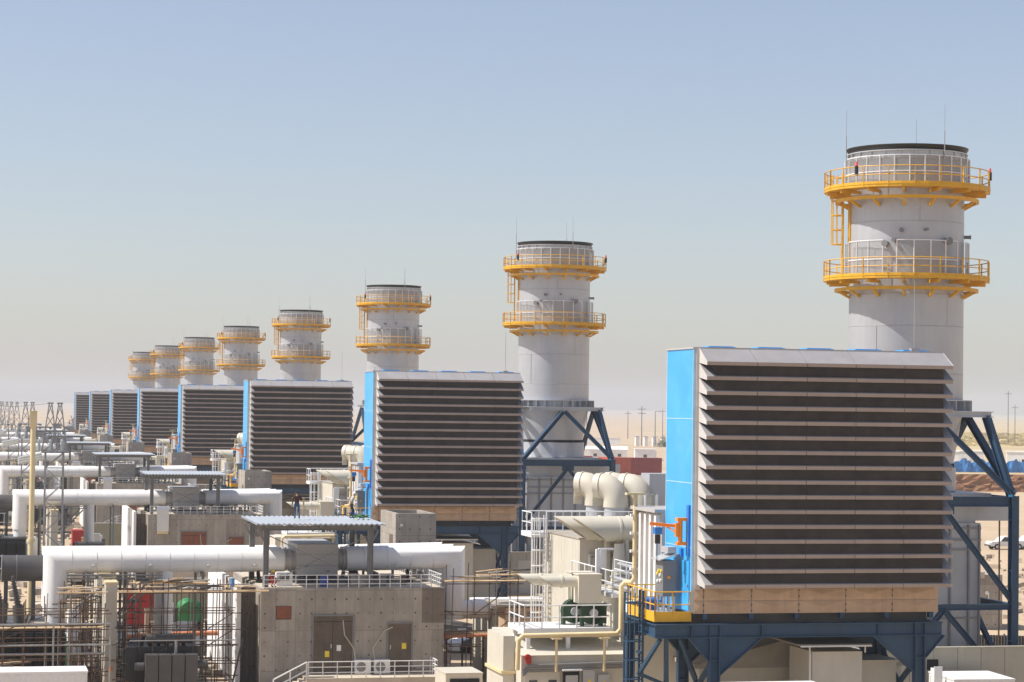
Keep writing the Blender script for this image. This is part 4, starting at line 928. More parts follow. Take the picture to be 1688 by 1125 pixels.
def yard():
    # main transformer at the left end of the ducts
    t = unit("main_transformer", "black main transformer under the left end of the white ducts, {o} row", "transformer", (4.7, 144, 0), "main transformers", lift=LIFT)
    b = MB(); b.box(2.6, 6.5, 142.6, 149.5, .4, 3.65); b.build("tank", m_black, t)
    b = MB(); b.box(2.5, 6.6, 142.5, 149.6, 3.66, 3.78); b.build("lid", m_char, t)
    for i in range(4):
        q = MB(); x = 2.85+i*.95
        for k in range(7): q.box(x+k*.11, x+k*.11+.05, 141.7, 142.55, .7, 3.3)
        q.box(x-.03, x+.78, 142.0, 142.3, 3.301, 3.42); q.build("radiator", m_black, t)
    b = MB(); b.cyl((2.75, 147, 7.0), (5.3, 147, 7.0), .82, 24); cv = b.build("conservator", m_char, t, 35)
    q = MB(); q.cyl((3.6, 147, 7.0), (3.66, 147, 7.0), .84, 24); q.cyl((2.7, 147, 7.0), (2.75, 147, 7.0), .86, 24); q.build("band", m_steel, cv, 35)
    q = MB(); q.bar((3.0, 146.8, 3.78), (3.0, 147, 6.3), .25); q.bar((4.7, 146.8, 3.78), (4.7, 147, 6.3), .25); q.build("conservator_leg", m_char, t)
    for k, (x, y) in enumerate(((3.75, 143.2), (2.7, 144.4), (1.7, 145.2))):
        q = MB(); q.cyl((x, y, 3.78), (x-.08, y, 5.0), .34, 14); q.cyl((x-.08, y, 5.0), (x-.45, y-.2, 6.8), .17, 12, .09)
        for j in range(9): f = j/9; p = V((x-.08, y, 5.0)).lerp(V((x-.45, y-.2, 6.7)), f); e = V((-.37,-.2,1.7)).normalized()*.03; q.cyl(p-e, p+e, .24-.09*f, 12)
        q.build("bushing", m_char, t, 30)
    q = MB(); q.box(6.52, 6.6, 142.3, 142.9, .8, 3.2); q.build("green_stripe", m_green, t)
    q = MB()
    for i in range(7): q.cyl((4.0+.3*math.cos(i), 143.3+.3*math.sin(i), 3.78), (4.1+.5*math.cos(i), 143.1+.5*math.sin(i), 4.5), .03, 6)
    q.build("cable_tail", m_black, t)
    a = unit("auxiliary_transformer", "charcoal auxiliary transformer with grey radiators left of the stairs, {o} row", "transformer", (13, 143, 0), "auxiliary transformers", lift=LIFT)
    b = MB(); b.box(11.0, 14.7, 143.2, 148.6, .4, 2.5); b.build("tank", m_black, a)
    for i in range(4):
        q = MB(); x = 11.5+i*.78; q.box(x, x+.72, 141.8, 142.9, .3, 2.15); q.build("radiator", m_char, a)
    q = MB(); q.cyl((11.6, 143.6, 2.95), (14.4, 143.6, 2.95), .3, 16); q.build("conservator", m_char, a, 35)
    q = MB(); q.box(10.4, 10.99, 143.0, 145, .5, 2.5); q.build("side_box", m_black, a)
    for xa, xb, zz in ((10.9, 11.45, 1.4), (14.6, 15.2, 1.5)): q = MB(); q.cyl((xa, 142.6, zz), (xb, 142.6, zz), .25, 14); q.build("fan", m_char, a, 35)
    q = MB()
    for i in range(6): q.cyl((11.4+i*.5, 144.2, 2.5), (11.5+i*.5, 144.0, 3.1), .12, 10)
    q.build("terminal", m_black, a)
    q = MB(); q.box(11.0, 15.4, 141.6, 148.8, -.45, .3); q.build("plinth", m_clean, a); a.location += V((-.55, -5.6, .45))
    f = unit("fire_wall", "tall cream fire wall between the two transformers, {o} row", "wall", (9.3, 144, 0), "cream fire walls", lift=LIFT)
    b = MB(); b.box(8.75, 9.42, 139.4, 152, 0, 6.55); b.build("wall", m_beige, f)
    b = MB(); b.box(8.70, 9.47, 139.35, 152.05, 6.551, 6.68); b.build("coping", m_cream, f)
    q = MB()
    q.prism([(8.72, 141.0, 6.69), (7.7, 142, 6.9), (7.7, 142.12, 6.9), (8.72, 141.12, 6.69)], (0,0,.12))
    for z in (6.75, 6.95): q.bar((6.5, 141.4, z), (12.3, 141.4, z), .14, .1)
    q.bar((9.2, 141.4, 6.7), (7.0, 141.4, 4.9), .14); q.bar((9.6, 141.4, 6.7), (8.9, 141.4, 4.5), .12); q.bar((11.6, 141.4, 6.7), (9.6, 141.4, 4.6), .16); q.bar((11.9, 141.4, 6.6), (9.9, 141.4, 4.5), .12)
    q.build("duct_bracket", m_steel, f)
    q = MB(); q.box(8.95, 9.2, 139.36, 139.399, 1.3, 1.6); q.build("yellow_marker", m_orange, f)
    r = unit("red_cabinet", "red fire equipment cabinet in the yard behind the ducts, {o} row", "cabinet", (13.2, 178, 0), "red cabinets")
    b = MB(); b.box(12.6, 15.0, 176.6, 179, .25, 2.9); b.box(12.5, 15.1, 176.5, 179.1, 2.901, 3.0); b.build("body", m_red, r)
    b = MB(); b.box(13.78, 13.81, 176.58, 176.599, .3, 2.85); b.box(12.8, 14.8, 176.58, 176.599, .5, .56); b.build("door_seam", m_rust, r)
    b = MB(); b.box(12.5, 15.1, 176.5, 179.1, 0, .25); b.build("plinth", m_clean, r)
    o = unit("olive_panel_wall", "low olive panel wall with white top rail by the stairs, {o} row", "wall", (18, 186, 0), "olive panel walls")
    b = MB(); b.box(15.4, 21.5, 185.9, 186.1, 0, 3.3); b.build("panel", m_olive, o)
    b = MB(); b.bar((15.4, 185.8, 3.35), (21.5, 185.8, 3.35), .1); b.build("rail", m_rail, o)
yard()

# ---- later rows only
def later_rows():
    g = unit("gantry_tower", "grey lattice gantry tower with twin peaks and glass insulators, {o} of the gantries", "lattice tower", (8.9, 138, 0), "lattice gantry towers", first=1)
    m_lat = mat("lattice_grey", (.30, .31, .32), .5, .4)
    b = MB(); x0, x1, y0, y1 = 8.05, 9.75, 137.1, 138.8
    for x in (x0, x1):
        for y in (y0, y1): b.bar((x, y, 0), (x, y, 12.6), .13)
    z = .3
    k = 0
    while z < 12.4:
        z2 = min(12.6, z+1.55)
        for y in (y0, y1): b.bar((x0, y, z if k % 2 else z2), (x1, y, z2 if k % 2 else z), .07); b.bar((x0, y, z), (x1, y, z), .05)
        for x in (x0, x1): b.bar((x, y0, z if k % 2 else z2), (x, y1, z2 if k % 2 else z), .07)
        z += 1.55; k += 1
    b.build("lattice_shaft", m_lat, g)
    for xp in (8.45, 9.35):
        p = MB(); yc = 138
        for dx in (-.75, .75):
            for dy in (-.7, .7): p.bar((xp+dx, yc+dy, 12.6), (xp+dx*.18, yc+dy*.18, 17.3), .085)
        for i in range(4):
            f0, f1 = i/4, (i+1)/4; w0, w1 = .75*(1-.82*f0), .75*(1-.82*f1); za, zb = 12.6+4.7*f0, 12.6+4.7*f1
            for s in (-1, 1): p.bar((xp-s*w0, yc-w0, za), (xp+s*w1, yc-w1, zb), .05); p.bar((xp-s*w0, yc+w0, za), (xp+s*w1, yc+w1, zb), .05)
        p.box(xp-.28, xp+.28, yc-.2, yc+.2, 17.3, 17.45); p.build("peak", m_lat, g)
    b = MB(); b.box(7.7, 10.2, 136.8, 139.2, 12.6, 12.72); b.build("platform", m_steel, g)
    for i in range(3):
        q = MB(); x = 7.4+i*1.1; q.cyl((x, 137.4, 12.72), (x, 137.4, 13.9), .13, 10)
        for j in range(9): q.cyl((x, 137.4, 12.8+j*.12), (x, 137.4, 12.83+j*.12), .22, 10)
        q.build("insulator", m_glass, g)
    for i in range(3):
        q = MB(); a = V((7.6, 137.2+i*.7, 12.5-.25*i)); c = V((5.4, 136.8+i*.7, 12.05-.25*i))
        for j in range(14): p = a.lerp(c, j/14); d = (c-a).normalized()*.05; q.cyl(p-d, p+d, .16, 9)
        q.cyl(a, c, .03, 5); q.build("insulator_string", m_glass, g)
    w_ = MB(); w_.tube([(8.45, 138, 17.35), (5, 138, 17.0), (1, 138, 17.2), (-6, 138, 18)], .02, 4); w_.tube([(5.4, 137, 12), (2, 137, 11.5), (-6, 137, 11.8)], .03, 4); w_.build("wire", m_steel, g)
    s = unit("silver_chute", "bright aluminium chute hanging on the concrete building front, {o} of the chutes", "duct", (19.5, 138.7, 4.6), "aluminium chutes", first=1, lift=LIFT)
    n = 8; pr = [(138.97, 7.0), (138.75, 7.12), (138.5, 7.05), (138.42, 6.85), (138.42, 4.65), (138.97, 4.65)]
    b = MB(); b.prism([(18.9, y, z) for y, z in pr], (1.12, 0, 0)); b.build("body", m_silver, s)
    b = MB(); b.box(18.95, 19.97, 138.45, 138.9, 4.4, 4.649); b.build("mouth", m_cream, s)
    f = unit("yard_handrail", "grey pipe handrail in the transformer yard, {o} of the yard handrails", "handrail", (9, 137, 0), "yard handrails", first=1)
    b = MB(); railing(b, [(-2, 139, 0), (8.6, 139, 0)], 2.6, .05, 2.4, (1.4,)); b.build("rail", m_galv, f)
    f = unit("yard_equipment_rack", "dark equipment rack with grey drums in the transformer yard, {o} of the racks", "equipment rack", (12, 160, 0), "equipment racks")
    rr = random.Random(11)
    for k in range(26):
        x = 6+rr.random()*9; y = 158+rr.random()*9; h = .8+rr.random()*2.6; w0 = .3+rr.random()*.8
        q = MB()
        if k % 3: q.box(x, x+w0, y, y+w0, 0, h); q.box(x-.05, x+w0+.05, y-.05, y+w0+.05, h+.001, h+.08)
        else: q.cyl((x, y, 0), (x, y, h), w0*.5, 14); q.cyl((x, y, h), (x, y, h+.15), w0*.3, 12)
        q.build("equipment", [m_char, m_galv, m_steel, m_white, m_rust, m_tan][k % 6], f)
later_rows()

# ---------------------------------------------------------------- copy the rows
bpy.context.view_layer.update()
for o in list(sc.objects):
    if o.parent is not None: KIDS.setdefault(o.parent.name, []).append(o)
for root, tmpl, first, last, lift in UNITS:
    words = ORD if first == 0 else ["nearest", "second nearest", "third nearest", "fourth nearest", "fifth nearest", "sixth nearest", "farthest"]
    base = root.location.copy()
    for n in range(max(1, first), last+1):
        c = root if (first > 0 and n == first) else copy_tree(root)
        c.location = base + V((0, D*n, lift if n else 0)); c['label'] = tmpl.format(o=words[n-first])

for o in sc.objects:                    # from the second row on the doors are still in red primer
    if o.name.split(".")[0] in ("double_door", "single_door") and o.parent is not None and o.parent.location.y > 200:
        o.material_slots[0].link = 'OBJECT'; o.material_slots[0].material = m_rust2
# ================================================================ SINGLE THINGS, FIRST ROW
def cream_pole(x, y, h, label):
    t = thing("cream_mast", label, "mast", (x, y, 0), "tall cream masts")
    q = MB(); q.cyl((x, y, 0), (x, y, h-1.0), .19, 14, .17); q.build("shaft", m_cream, t, 40)
    q = MB(); q.box(x-.23, x+.23, y-.23, y+.23, h-1.0, h); q.box(x-.25, x+.25, y-.25, y+.25, h, h+.06); q.build("head", m_cream, t)
    q = MB(); q.cyl((x, y, 8.4), (x, y, 8.6), .26, 14); q.build("collar", m_cream, t)
cream_pole(4.62, 151, 16.85, "tall cream mast with square head rising behind the grey tank")
cream_pole(3.0, 262, 17.3, "tall cream mast at the left edge of the picture")

def scaffold(name, label, xs, ys, zs, loc, planks, seed, jit=.08, m=m_pole, messy=7):
    rr = random.Random(seed)
    t = thing(name, label, "scaffold", loc)
    for x in xs:
        for y in ys:
            q = MB(); a = rr.uniform(-jit, jit); q.cyl((x+a, y, 0), (x-a+rr.uniform(-.05,.05), y, zs[-1]+rr.uniform(.3, 1.2)), .033, 6); q.build("upright", m if rr.random() > .15 else m_poleg, t)
    for z in zs:
        for y in ys:
            q = MB(); q.cyl((xs[0]-rr.uniform(.2,.8), y+.06, z+rr.uniform(-.1,.1)), (xs[-1]+rr.uniform(.2,.8), y+.06, z+rr.uniform(-.1,.1)), .033, 6); q.build("ledger", m, t)
        for x in xs[::2]:
            q = MB(); q.cyl((x+.06, ys[0]-.3, z+.07), (x+.06, ys[-1]+.3, z+.07), .033, 6); q.build("transom", m, t)
    for i in range(max(2, len(xs)//3)):
        a = rr.randrange(len(xs)-2); k = rr.randrange(len(zs)-1); q = MB()
        q.cyl((xs[a], ys[0]-.07, zs[k]), (xs[min(a+2, len(xs)-1)], ys[0]-.07, zs[k+1]), .033, 6); q.build("diagonal", m, t)
    for (x0, x1, y, z) in planks:
        for k in range(3):
            q = MB(); q.bar((x0+rr.uniform(-.3,.1), y+k*.3, z+rr.uniform(0,.05)), (x1+rr.uniform(-.1,.3), y+k*.3, z+rr.uniform(0,.05)), .26, .05); q.build("plank", m_plank, t)
        for k in range(messy):
            a = rr.uniform(-.5, .5); L = rr.uniform(.5, 2.2); xx = rr.uniform(x0+.3, x1-.3); yy = y+rr.uniform(-.1, 1.2); zz = z+.08+rr.random()*.25
            q = MB(); q.bar((xx-L/2*math.cos(a), yy-L/2*math.sin(a), zz), (xx+L/2*math.cos(a), yy+L/2*math.sin(a), zz+rr.uniform(-.03,.12)), rr.uniform(.1,.3), rr.uniform(.03,.1)); q.build("loose_board", [m_plank, m_rust, m_clean, m_char][rr.randrange(4)], t)
    return t
scaffold("scaffold", "rusty pole scaffold with planks below the white duct, right of the cream wall", [9.9+.78*i for i in range(9)], [137.6, 139.2, 140.8], [.9, 1.9, 2.9, 3.9, 4.9, 6.1], (13, 139, 0),
         [(9.6, 18.2, 137.7, 6.2), (11, 17.6, 139.3, 6.35), (10.5, 15, 140, 6.5)], 5)
scaffold("scaffold", "rusty pole scaffold round the black transformer, left of the cream wall", [1.4, 2.7, 3.9, 5.2, 6.0, 6.6, 7.1, 7.55, 8.0, 8.45], [136.6, 138.4, 140.2], [.5, 1.4, 2.3, 3.2, 4.1, 5.0], (5, 138, 0),
         [(-.5, 8.4, 136.7, 4.2), (6.0, 8.7, 138.5, 6.1), (0, 4, 140, 1.5)], 9)
scaffold("scaffold", "pole scaffold with orange tubes at the right corner of the concrete building", [29.9, 31.3, 32.7, 34.1], [138.6, 140.4], [2.6, 4.6, 6.6], (32, 139.5, 0),
         [(29.7, 36.0, 138.7, 6.65), (32.2, 35.6, 140.5, 6.9)], 14)
scaffold("scaffold", "dense rusty pole scaffold close behind the cream wall, under the dark brackets", [6.4, 7.0, 7.6, 8.2, 9.6, 10.2, 10.8], [143.2, 145.4], [.6, 1.5, 2.4, 3.3, 4.2, 5.1, 5.8], (8.6, 144, 0), [(6.2, 8.5, 143.3, 5.2)], 31)
t = thing("timber_deck", "brown timber deck under the lower white pipe right of the concrete building", "deck", (31.9, 143, 2.8))
for k in range(9):
    q = MB(); q.bar((29.8+rnd.uniform(-.1,.1), 141.3+k*.33, 3.05+rnd.uniform(0,.04)), (33.5+rnd.uniform(-.2,.2), 141.3+k*.33, 3.05+rnd.uniform(0,.04)), .29, .07); q.build("plank", [m_rust, m_plank, m_rust][k % 3], t)
for x in (30.2, 31.8, 33.2):
    q = MB(); q.bar((x, 141.2, 2.9), (x, 144.2, 2.9), .14, .2); q.build("joist", m_rust, t)
    for y in (141.4, 144): q = MB(); q.cyl((x, y, 0), (x, y, 2.8), .06, 8); q.build("prop", m_pole, t)
def bag(x, y, r, m, label):
    rr = random.Random(int(x*100)); q = MB(); n = 14; prof = []
    vs = []; 
    for j in range(7):
        ph = math.pi*j/6
        for i in range(n): a = 2*math.pi*i/n; k = r*(1+rr.uniform(-.16, .16)); vs.append((x+k*math.sin(ph)*math.cos(a)*1.2, y+k*math.sin(ph)*math.sin(a), max(0, .55*r+.6*k*math.cos(ph))))
    q.add(vs, [(j*n+i, j*n+(i+1) % n, (j+1)*n+(i+1) % n, (j+1)*n+i) for j in range(6) for i in range(n)]); single(q, "rubbish_bag", m, label, "bag", (x, y, 0), "bags heaped in the yard", 50)
bag(34.7, 159.6, .8, m_white, "white rubbish bag, left of the heap beyond the lower white pipe")
bag(35.7, 160.6, .9, m_white, "white rubbish bag at the back of the heap beyond the lower white pipe")
bag(35.9, 159.2, .85, m_black, "black rubbish bag, front of the heap beyond the lower white pipe")
bag(36.9, 159.9, .7, m_black, "black rubbish bag, right of the heap beyond the lower white pipe")
# grey handrail frame in front
t = thing("pipe_barrier", "grey pipe barrier in front of the black transformer, lower left", "barrier", (3, 134, 0))
q = MB(); railing(q, [(-1, 134, .6), (8.7, 134, .6)], 4.1, .055, 2.9, (.6, 2.4, 2.9)); q.build("rail", m_poleg, t)
t = thing("pipe_barrier", "grey goalpost pipe barrier before the charcoal transformer", "barrier", (12.5, 137, 0))
q = MB(); q.cyl((12.75, 136.8, 0), (12.75, 136.8, 3.4), .09, 10); q.cyl((10, 136.8, 3.4), (16.2, 136.8, 3.4), .035, 6); q.build("rail", m_poleg, t)
t = thing("orange_pipe", "orange plastic pipe lying behind the charcoal transformer", "pipe", (14, 150, 2.4))
q = MB(); q.tube([(10.8, 150, 2.3), (13, 150, 2.45), (16.8, 150, 2.5)], .16, 10); q.build("tube", mat("orange_plastic", (.55,.2,.09), .6), t, 40)
t = thing("orange_pipe", "orange plastic conduit at the foot of the right scaffold", "pipe", (31, 141, 3.2))
q = MB(); q.tube([(29.7, 141, 3.0), (33.2, 141, 3.1)], .1, 10); q.build("tube", bpy.data.materials["orange_plastic"], t, 40)
# green machine behind the scaffold (first row)
t = thing("green_machine", "green plastic-covered machine behind the scaffold poles", "machine", (17.2, 177, 0))
q = MB(); q.cyl((17.4, 175.8, 1.55), (17.4, 178, 1.55), 1.02, 22, .9); q.cyl((17.4, 175.6, 1.55), (17.4, 175.8, 1.55), .8, 22, 1.02); q.box(16.3, 18.5, 175.85, 177.9, .8, 1.5); q.bar((16.5, 175.75, 1.75), (18.3, 175.75, 1.7), .12, .16); q.bar((16.6, 175.72, 1.35), (18.2, 175.72, 1.3), .1, .12); q.build("cover", m_green, t)
q = MB(); q.box(16.4, 18.5, 176.2, 177.8, .25, .9); q.build("chassis", m_black, t)
for x in (16.8, 18.1):
    q = MB(); q.cyl((x, 175.95, .35), (x, 176.15, .35), .35, 14); q.build("wheel", m_tyre, t)
q = MB(); q.tube([(15.6,176.3,2.3),(16.2,176.3,3.2),(17.2,176.3,3.35),(18.6,176.3,3.3),(19.2,176.3,2.6)], .06, 6); q.build("roll_bar", m_white, t)
# white container lower left
def container(name, label, c, size, m, rotz=0, group=None, cat="container", corr=True):
    t = thing(name, label, cat, c, group); L, W, H_ = size
    t.rotation_euler.z = 0
    x, y, z = c
    b = MB(); b.box(x-L/2, x+L/2, y-W/2, y+W/2, z+.12, z+H_-.05); b.build("body", m, t)
    r = MB(); r.box(x-L/2-.03, x+L/2+.03, y-W/2-.03, y+W/2+.03, z+H_-.049, z+H_+.03); r.build("roof", m, t)
    if corr:
        rb = MB(); k = int(L/.55)
        for i in range(k): xx = x-L/2+.2+i*(L-.4)/max(1, k-1); rb.box(xx-.09, xx+.09, y-W/2-.04, y-W/2-.001, z+.2, z+H_-.15)
        k2 = int(W/.5)
        for i in range(k2): yy = y-W/2+.2+i*(W-.4)/max(1, k2-1); rb.box(x-L/2-.04, x-L/2-.001, yy-.08, yy+.08, z+.2, z+H_-.15)
        rb.build("corrugation", m, t)
    cp = MB()
    for sx in (-1, 1):
        for sy in (-1, 1):
            cp.box(x+sx*L/2-.1, x+sx*L/2+.1, y+sy*W/2-.1, y+sy*W/2+.1, z, z+.119)
    cp.build("corner_casting", m_char, t)
    t.rotation_euler.z = rotz
    return t
container("white_container", "white flat-roofed container at the lower left corner", (3.3, 127.4, 0), (7.4, 2.5, 2.86), m_white, 0)
q = MB(); q.lathe((1.7, 127.2), [(.0, 3.12), (.3, 3.08), (.38, 2.89)], 16); single(q, "roof_cowl", m_galv, "small round vent cowl on the white container roof, lower left", "vent", (1.7, 127.2, 2.89))
container("white_container", "white container before the beige wall at the lower right corner", (56.3, 120.3, 0), (3.6, 3.9, 2.6), m_white, R(-3))
t = thing("hinged_panel", "small white panel standing on end beside the lower right container", "panel", (54.2, 119.5, 0))
q = MB(); q.box(53.75, 54.25, 119.7, 119.78, 0, 3.2); q.build("sheet", m_white, t)
q = MB(); q.box(53.75, 53.81, 119.78, 120.2, 0, 3.1); q.build("edge", m_white, t)
container("roof_cabin", "white corrugated container roof showing below the intake beam", (35.8, 96.8, 0), (4.4, 2.6, 5.2), m_white, 0)
container("beige_box_unit", "small beige box unit with dark front opening right of the stair landing", (28.85, 131.5, 0), (2.2, 3, 2.0), m_beige, 0, corr=False)

q = MB(); q.box(28.0, 29.75, 129.93, 129.97, .4, 1.7); single(q, "dark_opening_sheet", m_dark, "dark sheet painted as the shaded opening on the small beige box unit", "louvre", (28.9, 129.95, .4))  # flat dark sheet stands in for the shaded inside of the opening
# people --------------------------------------------------------------
def person(label, loc, rotz, J, parts, hat=None):
    """J: joint positions; one skinned body; materials by region"""
    root = thing("person", label, "person", loc)
    names = list(J); idx = {k: i for i, k in enumerate(names)}
    E_ = [("pelvis","waist"),("waist","chest"),("chest","neck"),("neck","head"),("head","crown"),
          ("chest","shl"),("shl","ell"),("ell","wrl"),("wrl","hal"),("chest","shr"),("shr","elr"),("elr","wrr"),("wrr","har"),
          ("pelvis","hil"),("hil","knl"),("knl","anl"),("anl","tol"),("pelvis","hir"),("hir","knr"),("knr","anr"),("anr","tor")]
    rad = dict(pelvis=.15, waist=.135, chest=.165, neck=.058, head=.092, crown=.08, shl=.075, ell=.045, wrl=.032, hal=.035, shr=.075, elr=.045, wrr=.032, har=.035,
               hil=.10, knl=.068, anl=.048, tol=.042, hir=.10, knr=.068, anr=.048, tor=.042)
    me = bpy.data.meshes.new("body"); me.from_pydata([J[k] for k in names], [(idx[a], idx[b]) for a, b in E_], [])
    tmp = bpy.data.objects.new("tmp", me); sc.collection.objects.link(tmp)
    md = tmp.modifiers.new("skin", 'SKIN')
    for k in names:
        sv = me.skin_vertices[0].data[idx[k]]; r = rad[k]; sv.radius = (r, r*(.72 if k in ("chest","waist","pelvis") else 1)); sv.use_root = (k == "pelvis")
    ss = tmp.modifiers.new("sub", 'SUBSURF'); ss.levels = 2; ss.render_levels = 2
    dg = bpy.context.evaluated_depsgraph_get()
    body = bpy.data.meshes.new_from_object(tmp.evaluated_get(dg)); body.name = "body"
    bpy.data.objects.remove(tmp)
    mats = [m_skin, parts['shirt'], parts['trouser'], m_black]
    for m in mats: body.materials.append(m)
    segs = [(a, b, V(J[a]), V(J[b])) for a, b in E_]
    def region(p):
        best = None
        for a, b, A, B in segs:
            d = B-A; t = max(0, min(1, (p-A).dot(d)/d.length_squared)); q = (p-(A+d*t)).length - .5*rad[b]
            if best is None or q < best[0]: best = (q, a, b, t)
        _, a, b, t = best
        if b in ("tol", "tor"): return 3
        if b in ("hil","hir","knl","knr","anl","anr"): return 2
        if (a, b) == ("pelvis","waist"): return 2 if t < .5 else 1
        if b in ("chest","shl","shr"): return 1
        if b in ("ell","elr"): return 1
        if b in ("wrl","wrr"): return 1 if (parts.get('long') and t < .95) else 0
        if b == "neck": return 1 if t < .6 else 0
        return 0
    for f in body.polygons: f.material_index = region(f.center); f.use_smooth = True
    ob = bpy.data.objects.new("body", body); sc.collection.objects.link(ob); ob.parent = root; ob['_o'] = tuple(loc)
    # hands: palm continues the arm; five fingers of unequal length, curled
    for s in ("l", "r"):
        wv, hv = V(J["wr"+s]), V(J["ha"+s]); d = (hv-wv).normalized(); side = d.cross(V((0,1,0)));
        side = side.normalized() if side.length > .1 else V((1,0,0)); nrm = side.cross(d)
        fm = MB()
        for i, ln in enumerate((.065, .078, .075, .058)):
            b0 = hv + side*(-.03+.02*i) + d*.02; k1 = b0 + d*ln*.55 + nrm*.012; k2 = k1 + d*ln*.3 + nrm*.03
            fm.tube([b0, k1, k2], .0095, 6)
        b0 = hv - side*.035 - d*.02; fm.tube([b0, b0-side*.03+d*.03, b0-side*.035+d*.062+nrm*.01], .0105, 6)
        o = fm.build("fingers", m_skin); o.parent = root
    hd, cr = V(J["head"]), V(J["crown"]); up = (cr-hd).normalized(); fwd = V(parts['face']).normalized(); rt = fwd.cross(up).normalized()
    fc = MB(); c0 = hd+up*.03
    fc.add([c0+fwd*.085+rt*.014-up*.02, c0+fwd*.085-rt*.014-up*.02, c0+fwd*.118-up*.03, c0+fwd*.092+up*.03], [(0,1,2),(1,3,2),(3,0,2)])
    for s in (-1, 1): fc.cyl(c0+rt*(s*.088)-fwd*.012+up*.012, c0+rt*(s*.104)-fwd*.018+up*.012, .03, 8)
    o = fc.build("nose_and_ears", m_skin); o.parent = root
    ey = MB()
    for s in (-1, 1): ey.cyl(c0+fwd*.085+rt*(s*.034)+up*.03, c0+fwd*.094+rt*(s*.034)+up*.03, .011, 8)
    ey.bar(c0+fwd*.09-rt*.025-up*.055, c0+fwd*.09+rt*.025-up*.055, .01, .008)
    o = ey.build("eyes_and_mouth", m_hair); o.parent = root
    hb = MB(); n = 12; vs = []; fs = []
    for j in range(5):
        ph = (math.pi/2)*(j/4)*1.15
        for i in range(n):
            a = 2*math.pi*i/n; rr_ = .108
            vs.append(hd+up*.055 - fwd*.014 + (fwd*math.cos(a)+rt*math.sin(a))*(rr_*math.sin(ph)) + up*(rr_*math.cos(ph)*1.05))
    for j in range(4):
        for i in range(n): fs.append((j*n+i, j*n+(i+1) % n, (j+1)*n+(i+1) % n, (j+1)*n+i))
    hb.add(vs, fs)
    if hat: hb.add([c0+up*.045+fwd*.09+rt*.08, c0+up*.045+fwd*.09-rt*.08, c0+up*.03+fwd*.18-rt*.06, c0+up*.03+fwd*.18+rt*.06, c0+up*.055+fwd*.09+rt*.08, c0+up*.055+fwd*.09-rt*.08, c0+up*.04+fwd*.18-rt*.06, c0+up*.04+fwd*.18+rt*.06], [(0,1,2,3),(7,6,5,4),(0,4,5,1),(1,5,6,2),(2,6,7,3),(3,7,4,0)])
    o = hb.build("cap" if hat else "hair", hat or m_hair, None, 60); o.parent = root
    root.rotation_euler.z = rotz
    return root
# man walking away from us, holding a lath
J1 = dict(pelvis=(0,0,.93), waist=(0,.0,1.08), chest=(0,.02,1.32), neck=(0,.03,1.50), head=(0,.05,1.61), crown=(0,.05,1.70),
          shl=(-.20,.02,1.42), ell=(-.27,-.03,1.14), wrl=(-.31,.03,.90), hal=(-.31,.05,.82), shr=(.20,.02,1.42), elr=(.30,.0,1.17), wrr=(.40,.14,1.27), har=(.43,.17,1.30),
          hil=(-.10,0,.87), knl=(-.11,.10,.50), anl=(-.10,.08,.09), tol=(-.12,.24,.04), hir=(.10,0,.87), knr=(.12,.0,.48), anr=(.13,-.16,.13), tor=(.14,-.02,.04))
person("person in dark brown shirt and blue jeans walking on the canopy, seen from behind", (20.8, 143.2, 10.31), 0, J1, dict(shirt=m_shirtb, trouser=m_jean, long=True, face=(0,1,0)))
q = MB(); q.bar((21.25, 143.32, 10.55), (21.23, 143.34, 11.68), .1, .04); single(q, "wooden_lath", m_plank, "pale wooden lath held upright by the person in brown", "lath", (21.24, 143.33, 10.55))
J2 = dict(pelvis=(-.02,0,.92), waist=(.02,.0,1.06), chest=(.09,.0,1.29), neck=(.15,.0,1.46), head=(.21,0,1.55), crown=(.22,0,1.65),
          shl=(.09,.19,1.38), ell=(.02,.25,1.12), wrl=(.16,.24,.90), hal=(.20,.23,.83), shr=(.09,-.19,1.38), elr=(-.06,-.24,1.13), wrr=(-.12,-.22,.89), har=(-.11,-.21,.81),
          hil=(-.02,.10,.86), knl=(.18,.11,.50), anl=(.06,.11,.10), tol=(.22,.12,.04), hir=(-.02,-.10,.86), knr=(.06,-.11,.48), anr=(-.14,-.11,.12), tor=(.02,-.12,.04))
person("person in grey shirt, white cap and dark jeans stooping on the canopy, facing right", (24.35, 143.6, 10.31), 0, J2, dict(shirt=m_shirtg, trouser=m_jeand, long=False, face=(1,0,-.3)), m_white)
q = MB()
for i in range(14):
    a = rnd.uniform(0, 6.28); p = V((24.8+rnd.uniform(-.3,.3), 143.5+rnd.uniform(-.3,.3), 10.36)); q.tube([p, p+V((.15*math.cos(a), .15*math.sin(a), .12)), p+V((.4*math.cos(a), .3*math.sin(a), rnd.uniform(.0,.3)))], .035, 5)
single(q, "green_net", m_green, "crumpled green net on the canopy by the stooping person", "net", (24.8, 143.5, 10.31))

